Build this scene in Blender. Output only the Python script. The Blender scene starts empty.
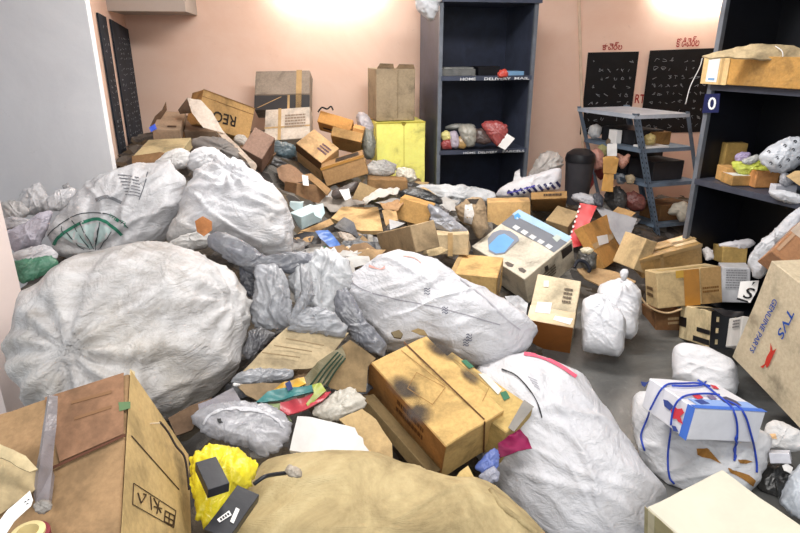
import bpy, bmesh, math, random
import numpy as np
from mathutils import Vector, noise
from mathutils.bvhtree import BVHTree

SC = bpy.context.scene
COL = SC.collection

# ------------------------------------------------------------------ camera
EYE = np.array([0.0, 0.0, 1.7]); PITCH = math.radians(20.0); FPX = 600.0
FWD = np.array([0, math.cos(PITCH), -math.sin(PITCH)])
UPV = np.array([0, math.sin(PITCH), math.cos(PITCH)])
RGT = np.array([1.0, 0, 0])
cd = bpy.data.cameras.new('camera'); cam = bpy.data.objects.new('camera', cd); COL.objects.link(cam)
cd.sensor_width = 36.0; cd.lens = 36.0 * FPX / 800.0; cd.clip_start = 0.02
cam.location = EYE; cam.rotation_euler = (math.pi / 2 - PITCH, 0, 0)
SC.camera = cam

# ------------------------------------------------------------------ world, lights, exposure
SC.view_settings.view_transform = 'Standard'; SC.view_settings.look = 'None'
SC.view_settings.gamma = 1.0; SC.view_settings.use_curve_mapping = False
SC.view_settings.exposure = 0.0
w = bpy.data.worlds.new('world'); SC.world = w; w.use_nodes = True
w.node_tree.nodes['Background'].inputs[0].default_value = (0.86, 0.93, 1.0, 1)
w.node_tree.nodes['Background'].inputs[1].default_value = 0.70

def area(name, loc, rot, sx, sy, power, col=(1, 1, 1)):
    l = bpy.data.lights.new(name, 'AREA'); l.shape = 'RECTANGLE'; l.size = sx; l.size_y = sy
    l.energy = power; l.color = col
    o = bpy.data.objects.new(name, l); o.location = loc; o.rotation_euler = rot; COL.objects.link(o)
    return o
area('ceiling_light_front', (0.4, 1.0, 2.85), (math.radians(-8), 0, 0), 1.6, 0.5, 54, (1.0, 0.98, 0.95))
area('fill_light_rear', (-0.3, -1.1, 2.6), (math.radians(52), 0, 0), 1.6, 0.6, 48, (1.0, 0.99, 0.97))  # fill added behind the camera to brighten the left wall and near faces
area('ceiling_light_middle', (0.2, 3.4, 2.85), (math.radians(12), 0, 0), 1.8, 0.4, 92, (1.0, 0.98, 0.96))

# ------------------------------------------------------------------ geometry of the view, used to place things at real distances
def ray(px, py):
    return RGT * (px - 400.0) + UPV * (266.5 - py) + FWD * FPX
def at(px, py, Y):
    d = ray(px, py); return EYE + d * (Y / d[1])
def atz(px, py, z):
    d = ray(px, py); return EYE + d * ((z - EYE[2]) / d[2])
def onplane(px, py, p, n):
    d = ray(px, py); return EYE + d * (np.dot(np.asarray(p) - EYE, n) / np.dot(d, n))
def proj(P):
    v = np.asarray(P) - EYE; f = v @ FWD
    return np.stack([400 + FPX * (v @ RGT) / f, 266.5 - FPX * (v @ UPV) / f], -1)

# ground relief of the heap (x, y) -> z
_HC = [(150,168,4.2),(190,150,4.6),(225,150,4.9),(290,152,5.2),(260,180,4.2),(320,192,4.6),(350,165,5.3),(400,192,5.1),(440,190,4.9),
       (500,205,4.7),(545,200,4.9),(330,235,3.9),(370,215,4.3),(400,255,3.6),(450,262,3.75),(480,305,3.3),(520,305,3.5),
       (600,250,4.5),(560,225,4.6),(620,235,4.8),(100,245,3.1),(30,250,3.0),(60,205,3.4),(230,262,2.9),(290,300,2.7),
       (300,340,2.5),(260,360,2.3),(330,350,2.4),(260,410,2.0),(340,425,1.95),(300,500,1.45),(400,500,1.5),(200,470,1.7),(330,380,2.2),
       (140,190,3.7),(420,300,3.0),(470,370,2.5),(350,280,3.1)]
_HP = np.array([at(*c) for c in _HC])
_HX = [(-1.9,5.3,1.08),(-1.5,5.4,1.05),(-1.0,5.4,1.0),(-.6,5.3,.85),(-.2,5.4,.6),(-1.2,5.0,1.0),(-1.8,4.8,1.0),(.3,5.3,.5),(.8,5.0,.5),(0.9,3.6,0.0),(1.2,3.2,0),(0.6,2.6,0.0),(0.9,2.2,0),(1.5,2.5,0),(1.4,4.2,0.08),(2.2,4.5,0.05),(1.0,1.5,0),(1.5,1.2,0),(1.8,3.4,0),(2.3,3.0,0),(0.75,3.0,0),
       (0.2,2.0,0.12),(0.3,2.4,.15),(0.25,1.6,0.1),(-0.9,1.3,0.15),(-1.2,1.2,.15),(-1.2,2.0,.2),(-0.8,1.8,.2),(-1.0,2.6,.5),(-1.8,3.0,.8),
       (1.5,5.8,.25),(2.5,6,.2),(3,5,0.05),(-2.4,5.6,1.0),(-1.5,5.8,1.0),(-.5,6,.7),(0,6,.4),(1.,6.2,.3),(-2.2,3.8,.85),(0.1,1.0,.1),(-.6,.7,.1)]
_HP = np.vstack([_HP, np.array(_HX)])
def H(x, y):
    d2 = (_HP[:, 0] - x) ** 2 + (_HP[:, 1] - y) ** 2
    wgt = np.exp(-d2 / (2 * 0.2 ** 2)) + 1e-6 / (0.05 + d2)
    return float((wgt * _HP[:, 2]).sum() / wgt.sum())
def Yheap(px, py, lift=0.0):
    prev = None
    for i in range(260):
        Y = 0.9 + i * 0.022
        p = at(px, py, Y)
        if p[2] < H(p[0], p[1]) + lift: return Y
    return 5.0

def srgb(r, g, b):
    f = lambda c: (c / 255 / 12.92) if c / 255 <= 0.04045 else ((c / 255 + 0.055) / 1.055) ** 2.4
    return (f(r), f(g), f(b), 1.0)

# ------------------------------------------------------------------ materials
MATS = {}
class N:
    def __init__(s, m):
        s.t = m.node_tree; s.n = s.t.nodes; s.l = s.t.links
        s.b = s.n['Principled BSDF']; s.out = s.n['Material Output']
    def new(s, typ, **kw):
        x = s.n.new(typ)
        for k, v in kw.items():
            if k.startswith('i_'): x.inputs[k[2:].replace('_', ' ')].default_value = v
            else: setattr(x, k, v)
        return x
    def link(s, a, b): s.l.new(a, b)
    def coords(s, scale=(1, 1, 1)):
        tc = s.new('ShaderNodeTexCoord'); mp = s.new('ShaderNodeMapping'); oi = s.new('ShaderNodeObjectInfo')
        mp.inputs['Scale'].default_value = scale
        s.link(tc.outputs['Object'], mp.inputs['Vector'])
        ad = s.new('ShaderNodeVectorMath', operation='ADD'); mu = s.new('ShaderNodeMath', operation='MULTIPLY'); mu.inputs[1].default_value = 37.0
        s.link(oi.outputs['Random'], mu.inputs[0]); s.link(mp.outputs[0], ad.inputs[0]); s.link(mu.outputs[0], ad.inputs[1])
        return ad.outputs[0], oi
    def noise(s, vec, scale, detail=4, rough=0.55, dist=0.0):
        x = s.new('ShaderNodeTexNoise'); x.inputs['Scale'].default_value = scale; x.inputs['Detail'].default_value = detail
        x.inputs['Roughness'].default_value = rough; x.inputs['Distortion'].default_value = dist
        s.link(vec, x.inputs['Vector']); return x.outputs['Fac']
    def ramp(s, fac, stops):
        r = s.new('ShaderNodeValToRGB'); e = r.color_ramp.elements
        while len(e) < len(stops): e.new(0.5)
        for i, (p, c) in enumerate(stops): e[i].position = p; e[i].color = c
        s.link(fac, r.inputs[0]); return r.outputs[0]
    def mix(s, fac, a, b, mode='MIX'):
        m = s.new('ShaderNodeMix', data_type='RGBA', blend_type=mode)
        for sock, v in ((m.inputs[0], fac), (m.inputs[6], a), (m.inputs[7], b)):
            if hasattr(v, 'is_linked') or hasattr(v, 'links'): s.link(v, sock)
            else: sock.default_value = v
        return m.outputs[2]
    def bump(s, h, strength, dist=0.01):
        bp = s.new('ShaderNodeBump'); bp.inputs['Strength'].default_value = strength; bp.inputs['Distance'].default_value = dist
        s.link(h, bp.inputs['Height'])
        if s.b.inputs['Normal'].is_linked: s.link(s.b.inputs['Normal'].links[0].from_socket, bp.inputs['Normal'])
        s.link(bp.outputs[0], s.b.inputs['Normal']); return bp
def mat(name, rough=0.6, spec=0.3, metal=0.0):
    m = bpy.data.materials.new(name); m.use_nodes = True; n = N(m)
    n.b.inputs['Roughness'].default_value = rough; n.b.inputs['Specular IOR Level'].default_value = spec
    n.b.inputs['Metallic'].default_value = metal
    return m, n
def G(v): return (v, v, v, 1)

def card(c=(186, 148, 98), stain=0.35, gloss=0.0):
    key = ('card', c, stain, gloss)
    if key in MATS: return MATS[key]
    m, n = mat('cardboard', 0.75 - gloss * 0.55, 0.2 + gloss * 0.5); v, oi = n.coords()
    g_ = sum(c) / 3; c = tuple(int((g_ + (k - g_) * 0.84) * 1.0) for k in c)
    base = srgb(*c); dark = srgb(*[int(k * 0.72) for k in c]); lite = srgb(*[min(255, int(k * 1.08)) for k in c])
    f1 = n.noise(v, 5, 5, 0.6, 0.4); col = n.ramp(f1, [(0.3, dark), (0.5, base), (0.75, lite)])
    col = n.mix(n.ramp(n.noise(v, 2.3, 6, 0.7, 0.6), [(0.52, G(0)), (0.7, G(stain))]), col, srgb(92, 74, 52))
    f2 = n.noise(v, 60, 3, 0.7); col = n.mix(0.12, col, n.ramp(f2, [(0.35, G(0.05)), (0.65, G(0.9))]), 'OVERLAY')
    n.link(col, n.b.inputs['Base Color'])
    n.bump(n.noise(v, 9, 4, 0.5), 0.35, 0.012); n.bump(n.noise(v, 45, 3), 0.15, 0.004)
    if gloss: n.bump(n.noise(v, 22, 3, 0.5, 1.5), 0.5, 0.006)
    MATS[key] = m; return m

def sack(c=(222, 222, 226), dirt=0.5, dirtc=(150, 144, 136), rough=0.5, crumple=0.7):
    key = ('sack', c, dirt, dirtc, rough, crumple)
    if key in MATS: return MATS[key]
    m, n = mat('woven_plastic', rough, 0.35); v, oi = n.coords()
    c = tuple(int(k * 0.92) for k in c)
    col = n.mix(n.ramp(n.noise(v, 2.6, 8, 0.75, 0.8), [(0.42, G(0)), (0.66, G(min(1, dirt * 1.3)))]), srgb(*c), srgb(*dirtc))
    col = n.mix(n.ramp(n.noise(v, 1.5, 4, 0.6, 0.5), [(0.5, G(0)), (0.68, G(dirt * 0.6))]), col, srgb(196, 184, 160))
    col = n.mix(n.ramp(n.noise(v, 14, 5, 0.7, 1.0), [(0.55, G(0)), (0.75, G(dirt * 0.7))]), col, srgb(*dirtc))
    n.link(col, n.b.inputs['Base Color'])
    v2 = n.new('ShaderNodeMapping'); v2.inputs['Scale'].default_value = (1, 0.35, 1.6); v2.inputs['Rotation'].default_value = (0.3, 0.5, 0.6)
    n.link(v, v2.inputs['Vector'])
    n.bump(n.noise(v2.outputs[0], 9, 6, 0.6, 1.2), crumple * 0.75, 0.02)
    n.bump(n.noise(v2.outputs[0], 28, 4, 0.6, 1.5), crumple * 0.4, 0.008)
    n.bump(n.noise(v, 60, 3, 0.6, 0.6), crumple * 0.3, 0.004)
    MATS[key] = m; return m

def film(c=(205, 208, 214), alpha=0.75, rough=0.25, dirt=0.3):
    key = ('film', c, alpha, rough, dirt)
    if key in MATS: return MATS[key]
    m, n = mat('plastic_film', rough, 0.6); v, oi = n.coords()
    col = n.mix(n.ramp(n.noise(v, 5, 6, 0.7, 1.0), [(0.4, G(0)), (0.7, G(dirt))]), srgb(*c), srgb(120, 116, 108))
    n.link(col, n.b.inputs['Base Color'])
    vo = n.new('ShaderNodeTexVoronoi', feature='DISTANCE_TO_EDGE'); vo.inputs['Scale'].default_value = 14
    n.link(v, vo.inputs['Vector'])
    n.bump(vo.outputs['Distance'], 0.3, 0.02); n.bump(n.noise(v, 13, 5, 0.55, 2.0), 0.5, 0.015)
    if alpha < 1:
        a = n.ramp(n.noise(v, 9, 4, 0.6, 1.5), [(0.35, G(alpha * 0.8)), (0.62, G(1.0))]); n.link(a, n.b.inputs['Alpha'])
    MATS[key] = m; return m

def plain(c, rough=0.5, spec=0.3, metal=0.0, var=0.15, name='painted', bump=0.2):
    key = ('plain', c, rough, spec, metal, var, bump)
    if key in MATS: return MATS[key]
    m, n = mat(name, rough, spec, metal); v, oi = n.coords()
    col = n.mix(n.ramp(n.noise(v, 6, 5, 0.65, 0.5), [(0.35, G(0)), (0.7, G(1))]), srgb(*c), srgb(*[int(k * (1 - var)) for k in c]))
    n.link(col, n.b.inputs['Base Color'])
    if bump: n.bump(n.noise(v, 18, 4), bump, 0.006)
    MATS[key] = m; return m

def flat(c, rough=0.6):
    return plain(c, rough, 0.2, 0, 0.05, 'printed_ink', 0)

def emis(c, s):
    m, n = mat('lamp_glow'); n.b.inputs['Emission Color'].default_value = srgb(*c); n.b.inputs['Emission Strength'].default_value = s
    return m

# ------------------------------------------------------------------ objects
def finish(o, label=None, cat=None, group=None, kind=None):
    if label: o['label'] = label
    if cat: o['category'] = cat
    if group: o['group'] = group
    if kind: o['kind'] = kind
    return o
def mesh(name, verts, faces, m, parent=None, origin=None, smooth=False, sharp=None):
    verts = np.asarray(verts, float)
    if parent is not None: org = np.array(parent['_o'])
    else:
        org = np.array(origin) if origin is not None else np.array([*(verts[:, :2].min(0) + verts[:, :2].max(0)) / 2, verts[:, 2].min()])
    me = bpy.data.meshes.new(name); me.from_pydata((verts - org).tolist(), [], [list(f) for f in faces]); me.update()
    if smooth:
        for p in me.polygons: p.use_smooth = True
        if sharp: me.set_sharp_from_angle(angle=math.radians(sharp))
    me.materials.append(m)
    o = bpy.data.objects.new(name, me); COL.objects.link(o)
    if parent is None: o.location = org; o['_o'] = org.tolist()
    else: o.parent = parent; o['_o'] = org.tolist()
    return o
def empty(name, loc):
    o = bpy.data.objects.new(name, None); COL.objects.link(o); o.location = loc; o['_o'] = list(map(float, loc)); o.empty_display_size = 0.1
    return o
def bmdata(bm):
    bm.verts.ensure_lookup_table(); bm.verts.index_update()
    r = ([v.co[:] for v in bm.verts], [[v.index for v in f.verts] for f in bm.faces]); bm.free(); return r
def hexa(P, a, b, c):
    P, a, b, c = map(np.asarray, (P, a, b, c))
    v = [P, P + a, P + a + b, P + b, P + c, P + a + c, P + a + b + c, P + b + c]
    f = [(0, 3, 2, 1), (4, 5, 6, 7), (0, 1, 5, 4), (1, 2, 6, 5), (2, 3, 7, 6), (3, 0, 4, 7)]
    if np.dot(np.cross(a, b), c) < 0: f = [tuple(reversed(q)) for q in f]
    return v, f
def multi(parts):
    V, F = [], []
    for v, f in parts:
        k = len(V); V += list(v); F += [tuple(i + k for i in q) for q in f]
    return V, F
def axbox(x0, x1, y0, y1, z0, z1): return hexa((x0, y0, z0), (x1 - x0, 0, 0), (0, y1 - y0, 0), (0, 0, z1 - z0))
def tube(pts, r, seg=7, close=False):
    pts = [np.asarray(p, float) for p in pts]; V, F = [], []; n = len(pts)
    up = np.array([0.13, 0.21, 0.97]); prev = None
    for i, p in enumerate(pts):
        t = pts[min(i + 1, n - 1)] - pts[max(i - 1, 0)]; t = t / (np.linalg.norm(t) + 1e-9)
        if prev is None: s = np.cross(t, up); s /= np.linalg.norm(s) + 1e-9
        else: s = prev - t * np.dot(prev, t); s /= np.linalg.norm(s) + 1e-9
        prev = s; u = np.cross(t, s); rr = r[i] if hasattr(r, '__len__') else r
        for k in range(seg):
            a = 2 * math.pi * k / seg; V.append(p + rr * (math.cos(a) * s + math.sin(a) * u))
    for i in range(n - 1):
        for k in range(seg):
            k2 = (k + 1) % seg; F.append((i * seg + k, i * seg + k2, (i + 1) * seg + k2, (i + 1) * seg + k))
    F.append(tuple(reversed(range(seg)))); F.append(tuple(range((n - 1) * seg, n * seg)))
    return V, F
def spline(pts, n=8):
    pts = [np.asarray(p, float) for p in pts]; P = [2 * pts[0] - pts[1]] + pts + [2 * pts[-1] - pts[-2]]; out = []
    for i in range(1, len(P) - 2):
        for k in range(n):
            t = k / n; p0, p1, p2, p3 = P[i - 1:i + 3]
            out.append(0.5 * (2 * p1 + (p2 - p0) * t + (2 * p0 - 5 * p1 + 4 * p2 - p3) * t * t + (3 * p1 - p0 - 3 * p2 + p3) * t ** 3))
    out.append(pts[-1]); return out

# ------------------------------------------------------------------ rigid box fitting: the cuboid whose corners are seen at the given places
def rodr(r):
    th = np.linalg.norm(r)
    if th < 1e-9: return np.eye(3)
    k = r / th; K = np.array([[0, -k[2], k[1]], [k[2], 0, -k[0]], [-k[1], k[0], 0]])
    return np.eye(3) + math.sin(th) * K + (1 - math.cos(th)) * K @ K
def fitbox(Y, px, dims=(None, None, None), vis='c', up=None, upw=60):
    P = at(*px['P'], Y); keys = [k for k in px if k != 'P']; tgt = np.array([px[k] for k in keys], float)
    inc = np.array([[('A' in k), ('B' in k), ('C' in k)] for k in keys], float)
    sc = Y
    best = None; rng = np.random.RandomState(3)
    d0 = np.array([d if d else 0.06 * sc for d in dims]); pw = np.array([9.0 if d else 3.0 for d in dims]); cap = np.array([9.0 if d else 0.0 for d in dims])
    for s in (1, -1):
        def axes(q):
            R = rodr(q[:3]) * np.exp(q[3:])[None, :]; return R[:, 0], R[:, 1], s * R[:, 2]
        def res(q):
            a, b, c = axes(q); M_ = np.stack([a, b, c]); pts = P + inc @ M_
            v = pts - EYE; f = np.maximum(v @ FWD, 0.05)
            pr = np.stack([400 + FPX * (v @ RGT) / f, 266.5 - FPX * (v @ UPV) / f], -1)
            r = [((pr - tgt)).ravel(), pw * (q[3:] - np.log(d0)), 40 * np.maximum(0, q[3:] - math.log(0.62)) * (cap == 0)]
            h = []
            for k, ax in zip('abc', (a, b, c)):
                if k in vis: h.append(80 * min(0.0, np.dot(ax, P - EYE) / (np.linalg.norm(ax) * np.linalg.norm(P - EYE)) - 0.03))
            r.append(np.array(h) if h else np.zeros(1))
            if up:
                ax = {'a': a, 'b': b, 'c': c}[up[-1]]; sg = -1 if up[0] != '+' else 1
                r.append(upw * (ax / np.linalg.norm(ax) - np.array([0, 0, sg])))
            return np.concatenate(r)
        for t in range(22):
            q = np.concatenate([rng.randn(3) * 1.6, np.log(d0)]); lam = 1.0; r = res(q); e = r @ r
            for it in range(45):
                J = np.empty((len(r), 6))
                for k in range(6):
                    q2 = q.copy(); q2[k] += 1e-4; J[:, k] = (res(q2) - r) / 1e-4
                try: dq = np.linalg.solve(J.T @ J + lam * np.eye(6), -J.T @ r)
                except Exception: break
                dq = np.clip(dq, -0.7, 0.7); r2 = res(q + dq); e2 = r2 @ r2
                if e2 < e:
                    gain = e - e2; q = q + dq; r = r2; e = e2; lam *= 0.4
                    if gain < 1e-4: break
                else:
                    lam *= 4
                    if lam > 1e7: break
            if best is None or e < best[0] - 1e-3: best = (e, axes(q))
    return best[0], P, best[1]
BAKED = {'tilted tan carton printed with large upside-down black letters': [[-1.1575, 4.95, 1.2478], [-0.322, -0.2503, 0.1643], [-0.0492, -0.0991, -0.2473], [-0.1425, 0.1599, -0.0357]],
'small pinkish carton wedged behind the white sacks': [[-0.9998, 4.35, 0.9417], [-0.147, 0.0117, 0.0794], [0.0849, 0.1146, 0.1402], [-0.0627, 0.2299, -0.1499]],
'long shallow brown tray slanting down from the lettered carton': [[-1.2454, 4.65, 0.9893], [0.243, -0.0185, -0.0918], [0.0207, 0.1841, 0.0176], [-0.0205, 0.0077, -0.0559]],
'open-sided dark brown carton in the middle of the back heap': [[-0.7477, 4.3, 0.7799], [-0.1295, 0.207, -0.0269], [0.2047, 0.1208, -0.056], [-0.0177, -0.027, -0.1229]],
'tilted tan box with dark sides and a smudged ink stamp on top': [[-0.618, 4.7, 0.854], [-0.2131, 0.1238, 0.1399], [0.1358, 0.1264, 0.095], [-0.0285, 0.1894, -0.2111]],
'brown box with an open top slot below the tilted tan box': [[-0.6025, 4.5, 0.8516], [0.3253, 0.0284, 0.0953], [-0.0234, 0.2976, -0.0087], [0.0424, -0.0009, -0.1443]],
'tan box behind the orange box beside the yellow carton': [[-0.3144, 4.95, 0.9758], [-0.254, 0.0148, 0.0559], [0.0176, 0.0393, 0.0698], [-0.0172, 0.2767, -0.1513]],
'orange slotted carton on top of the back heap': [[-0.4139, 5.1, 1.0449], [-0.2809, 0.0188, 0.0808], [0.0281, 0.0389, 0.0886], [-0.0134, 0.2451, -0.1035]],
'small orange block at the right end of the orange carton': [[-0.4069, 5.05, 1.0064], [0.0927, -0.0081, -0.0243], [0.0117, 0.0722, 0.0203], [0.0196, -0.0266, 0.0835]],
'tall yellow carton against the back wall': [[-0.2094, 5.35, 1.09], [0.4354, 0.0821, 0.0019], [-0.0704, 0.3734, -0.0], [0.0027, 0.0004, -0.6182]],
'tall open olive-tan carton standing on the yellow carton': [[-0.2052, 5.4, 1.5362], [0.3419, 0.0966, -0.0036], [-0.0879, 0.3111, 0.0011], [-0.0047, 0.0003, -0.4422]],
'long low tan carton in front of the newspaper bundle': [[0.062, 4.6, 0.7354], [-0.3159, -0.0133, 0.0137], [-0.0123, 0.2735, -0.0197], [-0.0033, -0.0061, -0.0827]],
'pale blue-white box at the right edge of the white sack': [[-0.6734, 3.95, 0.6206], [-0.0928, 0.0729, 0.014], [0.1255, 0.1555, 0.0225], [-0.0022, 0.016, -0.0985]],
'small pale blue carton half behind the white sack': [[-0.6792, 4.1, 0.6809], [-0.0929, -0.0074, 0.0106], [-0.0228, 0.2362, -0.0356], [-0.0062, -0.0098, -0.0608]],
'torn flat beige carton below the black crumpled plastic': [[-0.2536, 3.6, 0.4673], [0.1223, 0.0214, -0.0119], [-0.0333, 0.1915, 0.0021], [-0.0054, -0.0003, -0.056]],
'lying tan carton below the black plastic bag': [[0.0, 4.05, 0.7357], [0.2268, -0.0457, -0.0569], [0.0327, 0.1887, -0.0213], [-0.0399, -0.0101, -0.1508]],
'dusty brown leaning carton above the long white sack': [[-0.1523, 3.65, 0.5944], [0.2065, -0.4226, 0.1749], [0.141, 0.0744, 0.0134], [0.0369, -0.0433, -0.148]],
'crushed beige carton with torn tape above the long white sack': [[0.1351, 3.7, 0.5826], [0.3103, -0.0441, 0.0113], [0.0284, 0.191, -0.0344], [0.0016, -0.0265, -0.1458]],
'plain tan carton behind the carton with the blue monitor picture': [[0.9721, 4.35, 0.634], [-0.3217, 0.0452, -0.0175], [0.0289, 0.1986, -0.0171], [0.0093, -0.0207, -0.2239]],
'darker brown carton with printed top edge right of the plain tan carton': [[1.027, 4.6, 0.5847], [0.2681, -0.0555, 0.0246], [0.0015, 0.0299, 0.0507], [0.1256, 0.4794, -0.2865]],
'large beige carton printed with a blue screen picture and grey band': [[0.8111, 3.65, 0.2812], [-0.3053, 0.4117, 0.0954], [0.3553, 0.2157, 0.2061], [0.066, 0.0993, -0.2176]],
'beige parcel standing on the floor with orange-brown front and white labels': [[0.9626, 3.02, 0.2367], [-0.2392, 0.0879, 0.0104], [0.1036, 0.2601, 0.1823], [0.0687, 0.2305, -0.3679]],
'open olive carton lid behind the red folder': [[1.2658, 4.35, 0.4335], [-0.1462, 0.1192, 0.0229], [0.1206, 0.1318, 0.0839], [0.0188, 0.0403, -0.0903]],
'upright kraft carton with a small white label, leaning by the red folder': [[1.3053, 4.15, 0.4992], [0.3582, 0.5082, -0.0454], [-0.0475, 0.0298, -0.0419], [0.1574, -0.1355, -0.2748]],
'pale tan carton tilted against the tape-wrapped parcel': [[1.4803, 3.95, 0.3032], [0.0775, 0.0376, 0.2082], [0.0677, -0.2127, 0.0132], [0.0889, 0.0259, -0.0377]],
'glossy tape-wrapped tan parcel, topmost beside the right hand rack': [[1.5867, 3.75, 0.3809], [0.4074, 0.0216, 0.1097], [-0.0141, 0.1759, 0.0176], [0.0388, 0.0178, -0.1475]],
'beige carton with a broad brown tape band below the tape-wrapped parcel': [[1.559, 3.42, 0.4131], [0.3947, 0.0135, 0.039], [-0.0019, 0.174, -0.041], [0.0232, -0.051, -0.2174]],
'small open tan carton with white plastic in it, below the right hand rack': [[2.1515, 3.8, 0.4551], [0.1583, -0.0237, 0.0054], [0.0294, 0.1888, -0.0335], [0.0008, -0.0204, -0.1145]],
'white printed carton behind the beige carton with tape band': [[2.0566, 3.6, 0.3863], [0.1538, -0.0567, 0.0173], [0.071, 0.1831, -0.0306], [0.0102, -0.0421, -0.2282]],
'cream carton with black tape strips and black-wrapped end on the floor': [[1.7602, 3.1, 0.3041], [-0.0064, 0.3464, -0.1088], [0.149, 0.0005, -0.0071], [-0.0094, -0.0641, -0.2035]],
'narrow white box between the black-taped carton and the large beige carton': [[1.795, 2.98, 0.3164], [-0.0427, -0.1806, 0.0986], [0.1154, -0.0319, -0.0084], [-0.0299, -0.0706, -0.1423]],
'dark wet-looking brown carton on the floor under the beige taped carton': [[1.6279, 3.5, 0.117], [0.1705, -0.0065, 0.0184], [0.0151, 0.2554, -0.0491], [0.0185, -0.0366, -0.1847]],
'large beige carton with blue lettering leaning at the right edge': [[1.6151, 2.6, 0.2838], [0.013, -0.1162, 0.5421], [0.0746, -0.4544, -0.0992], [0.2961, 0.0479, 0.0032]],
'tan carton with grey soot smudges and a brown centre seam, front middle': [[0.1603, 1.75, 0.3935], [-0.2824, 0.3673, 0.1331], [0.2338, 0.1653, 0.0398], [-0.0113, 0.0648, -0.2027]],
'big brown carton with crossed-out stamp at the left front corner': [[-0.6898, 1.35, 0.9272], [-0.3929, -0.0933, -0.0921], [0.0524, 0.1503, -0.3757], [0.1446, -0.4509, -0.1603]],
'black power adapter brick lying on the yellow plastic bag': [[-0.4727, 1.2, 0.6776], [0.0448, 0.0312, -0.0047], [-0.0575, 0.0851, 0.0165], [-0.0047, 0.0024, -0.0292]],
'black power adapter with white label stickers below the yellow bag': [[-0.4133, 1.13, 0.5894], [-0.0617, 0.0185, 0.0163], [0.0462, 0.1431, 0.0126], [-0.0063, 0.0046, -0.0292]],
'small white box on the black bag at the lower right': [[1.4719, 2.0, 0.1782], [0.0607, -0.0356, 0.0259], [0.0471, 0.0605, -0.0273], [0.0041, -0.0198, -0.0368]],
'white carton with blue and red print tied with blue rope': [[1.1011, 1.92, 0.4385], [0.322, 0.0713, -0.0646], [-0.0664, 0.2738, -0.0286], [-0.0218, -0.0188, -0.1293]],
'cream carton with taped end at the bottom right corner': [[0.788, 1.55, 0.3161], [0.3025, 0.1244, 0.0495], [0.1298, -0.3173, 0.0045], [0.0263, 0.0082, -0.181]],
'open carton with a torn whitish flap in front of the tilted lettered carton': [[-1.6103, 4.55, 1.1229], [0.2281, 0.0662, -0.0182], [-0.0835, 0.3098, 0.0809], [-0.0156, 0.0241, -0.1085]],
'dusty taupe carton standing in the left back corner': [[-1.7869, 4.4, 1.149], [0.1895, 0.0404, -0.0081], [-0.0802, 0.3952, 0.0931], [-0.0078, 0.0189, -0.0871]],
'flat yellowish carton at the foot of the left wall boards': [[-1.7526, 3.95, 1.0377], [0.3002, 0.0373, 0.0097], [-0.0513, 0.4003, 0.0476], [0.0013, 0.0088, -0.0723]],
'plain sandy carton with a dark brown front, before the monitor picture carton': [[0.5745, 3.3, 0.4299], [-0.2814, 0.0753, 0.0019], [0.0962, 0.3597, 0.0021], [-0.0009, 0.0014, -0.2]],
'long olive carton edge running under the smudged carton': [[-0.1426, 1.95, 0.473], [0.2557, -0.2301, -0.1785], [0.0392, 0.0658, -0.0287], [-0.0229, -0.0004, -0.0322]]}
FITLOG = {}
def gnoise(p, s, seed=0.0): return noise.noise(Vector((p[0] * s + seed, p[1] * s - seed * 0.7, p[2] * s + seed * 1.3)))
def ridged(p, s, seed=0.0): return 1.0 - abs(gnoise(p, s, seed)) * 2.0

class Box: pass
def boxmesh(name, P, a, b, c, m, parent=None, wob=0.004, cuts=6, open_face=None, seed=None):
    bm = bmesh.new(); v, f = hexa(P, a, b, c); bv = [bm.verts.new(q) for q in v]
    names = ['ab', 'AB', 'ac', 'BC', 'AC', 'bc']   # capital: the far twin
    for q, nm in zip(f, names):
        if open_face == nm: continue
        bm.faces.new([bv[i] for i in q])
    bmesh.ops.bevel(bm, geom=[e for e in bm.edges], offset=min(0.004, 0.04 * min(map(np.linalg.norm, (a, b, c)))), segments=1, affect='EDGES') if not open_face else None
    bmesh.ops.subdivide_edges(bm, edges=[e for e in bm.edges if e.calc_length() > 0.05], cuts=cuts, use_grid_fill=True)
    cen = np.asarray(P) + (np.asarray(a) + b + c) / 2; sd = seed if seed is not None else random.uniform(0, 50)
    if wob:
        for q in bm.verts:
            p = np.array(q.co[:]); d = cen - p; L = np.linalg.norm(d) + 1e-9
            k = wob * (1.0 + gnoise(p, 7, sd) * 1.2 + 0.5 * gnoise(p, 20, sd)); q.co = p + d / L * max(0.0, k)
    if open_face:
        bmesh.ops.recalc_face_normals(bm, faces=bm.faces[:])
        bmesh.ops.solidify(bm, geom=bm.faces[:], thickness=0.004)
    bmesh.ops.recalc_face_normals(bm, faces=bm.faces[:])
    V, F = bmdata(bm)
    return mesh(name, V, F, m, parent, smooth=True, sharp=28)

def box(name, label, cat, Y, px, m, dims=(None, None, None), vis='c', up=None, group=None, wob=0.003, open_face=None):
    key = label
    if key in BAKED:
        P, a, b, c = [np.array(q) for q in BAKED[key]]
    else:
        e, P, (a, b, c) = fitbox(Y, px, dims, vis, up)
        FITLOG[key] = (round(float(e), 1), [np.round(q, 4).tolist() for q in (P, a, b, c)])
    o = boxmesh(name, P, a, b, c, m, wob=wob, open_face=open_face)
    finish(o, label, cat, group)
    B = Box(); B.o = o; B.P, B.a, B.b, B.c = P, a, b, c
    return B
def frame(B, face):
    """origin, e1, e2, outward unit normal of a face; 'ab','ac','bc' meet at P, 'AB','AC','BC' are the opposite ones"""
    e = {'a': B.a, 'b': B.b, 'c': B.c}; l = face.lower(); e1, e2 = e[l[0]], e[l[1]]
    k = [q for q in 'abc' if q not in l][0]; n = -e[k] / np.linalg.norm(e[k]); O = B.P.copy()
    if face.isupper(): O = O + e[k]; n = -n
    return O, e1, e2, n
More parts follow.
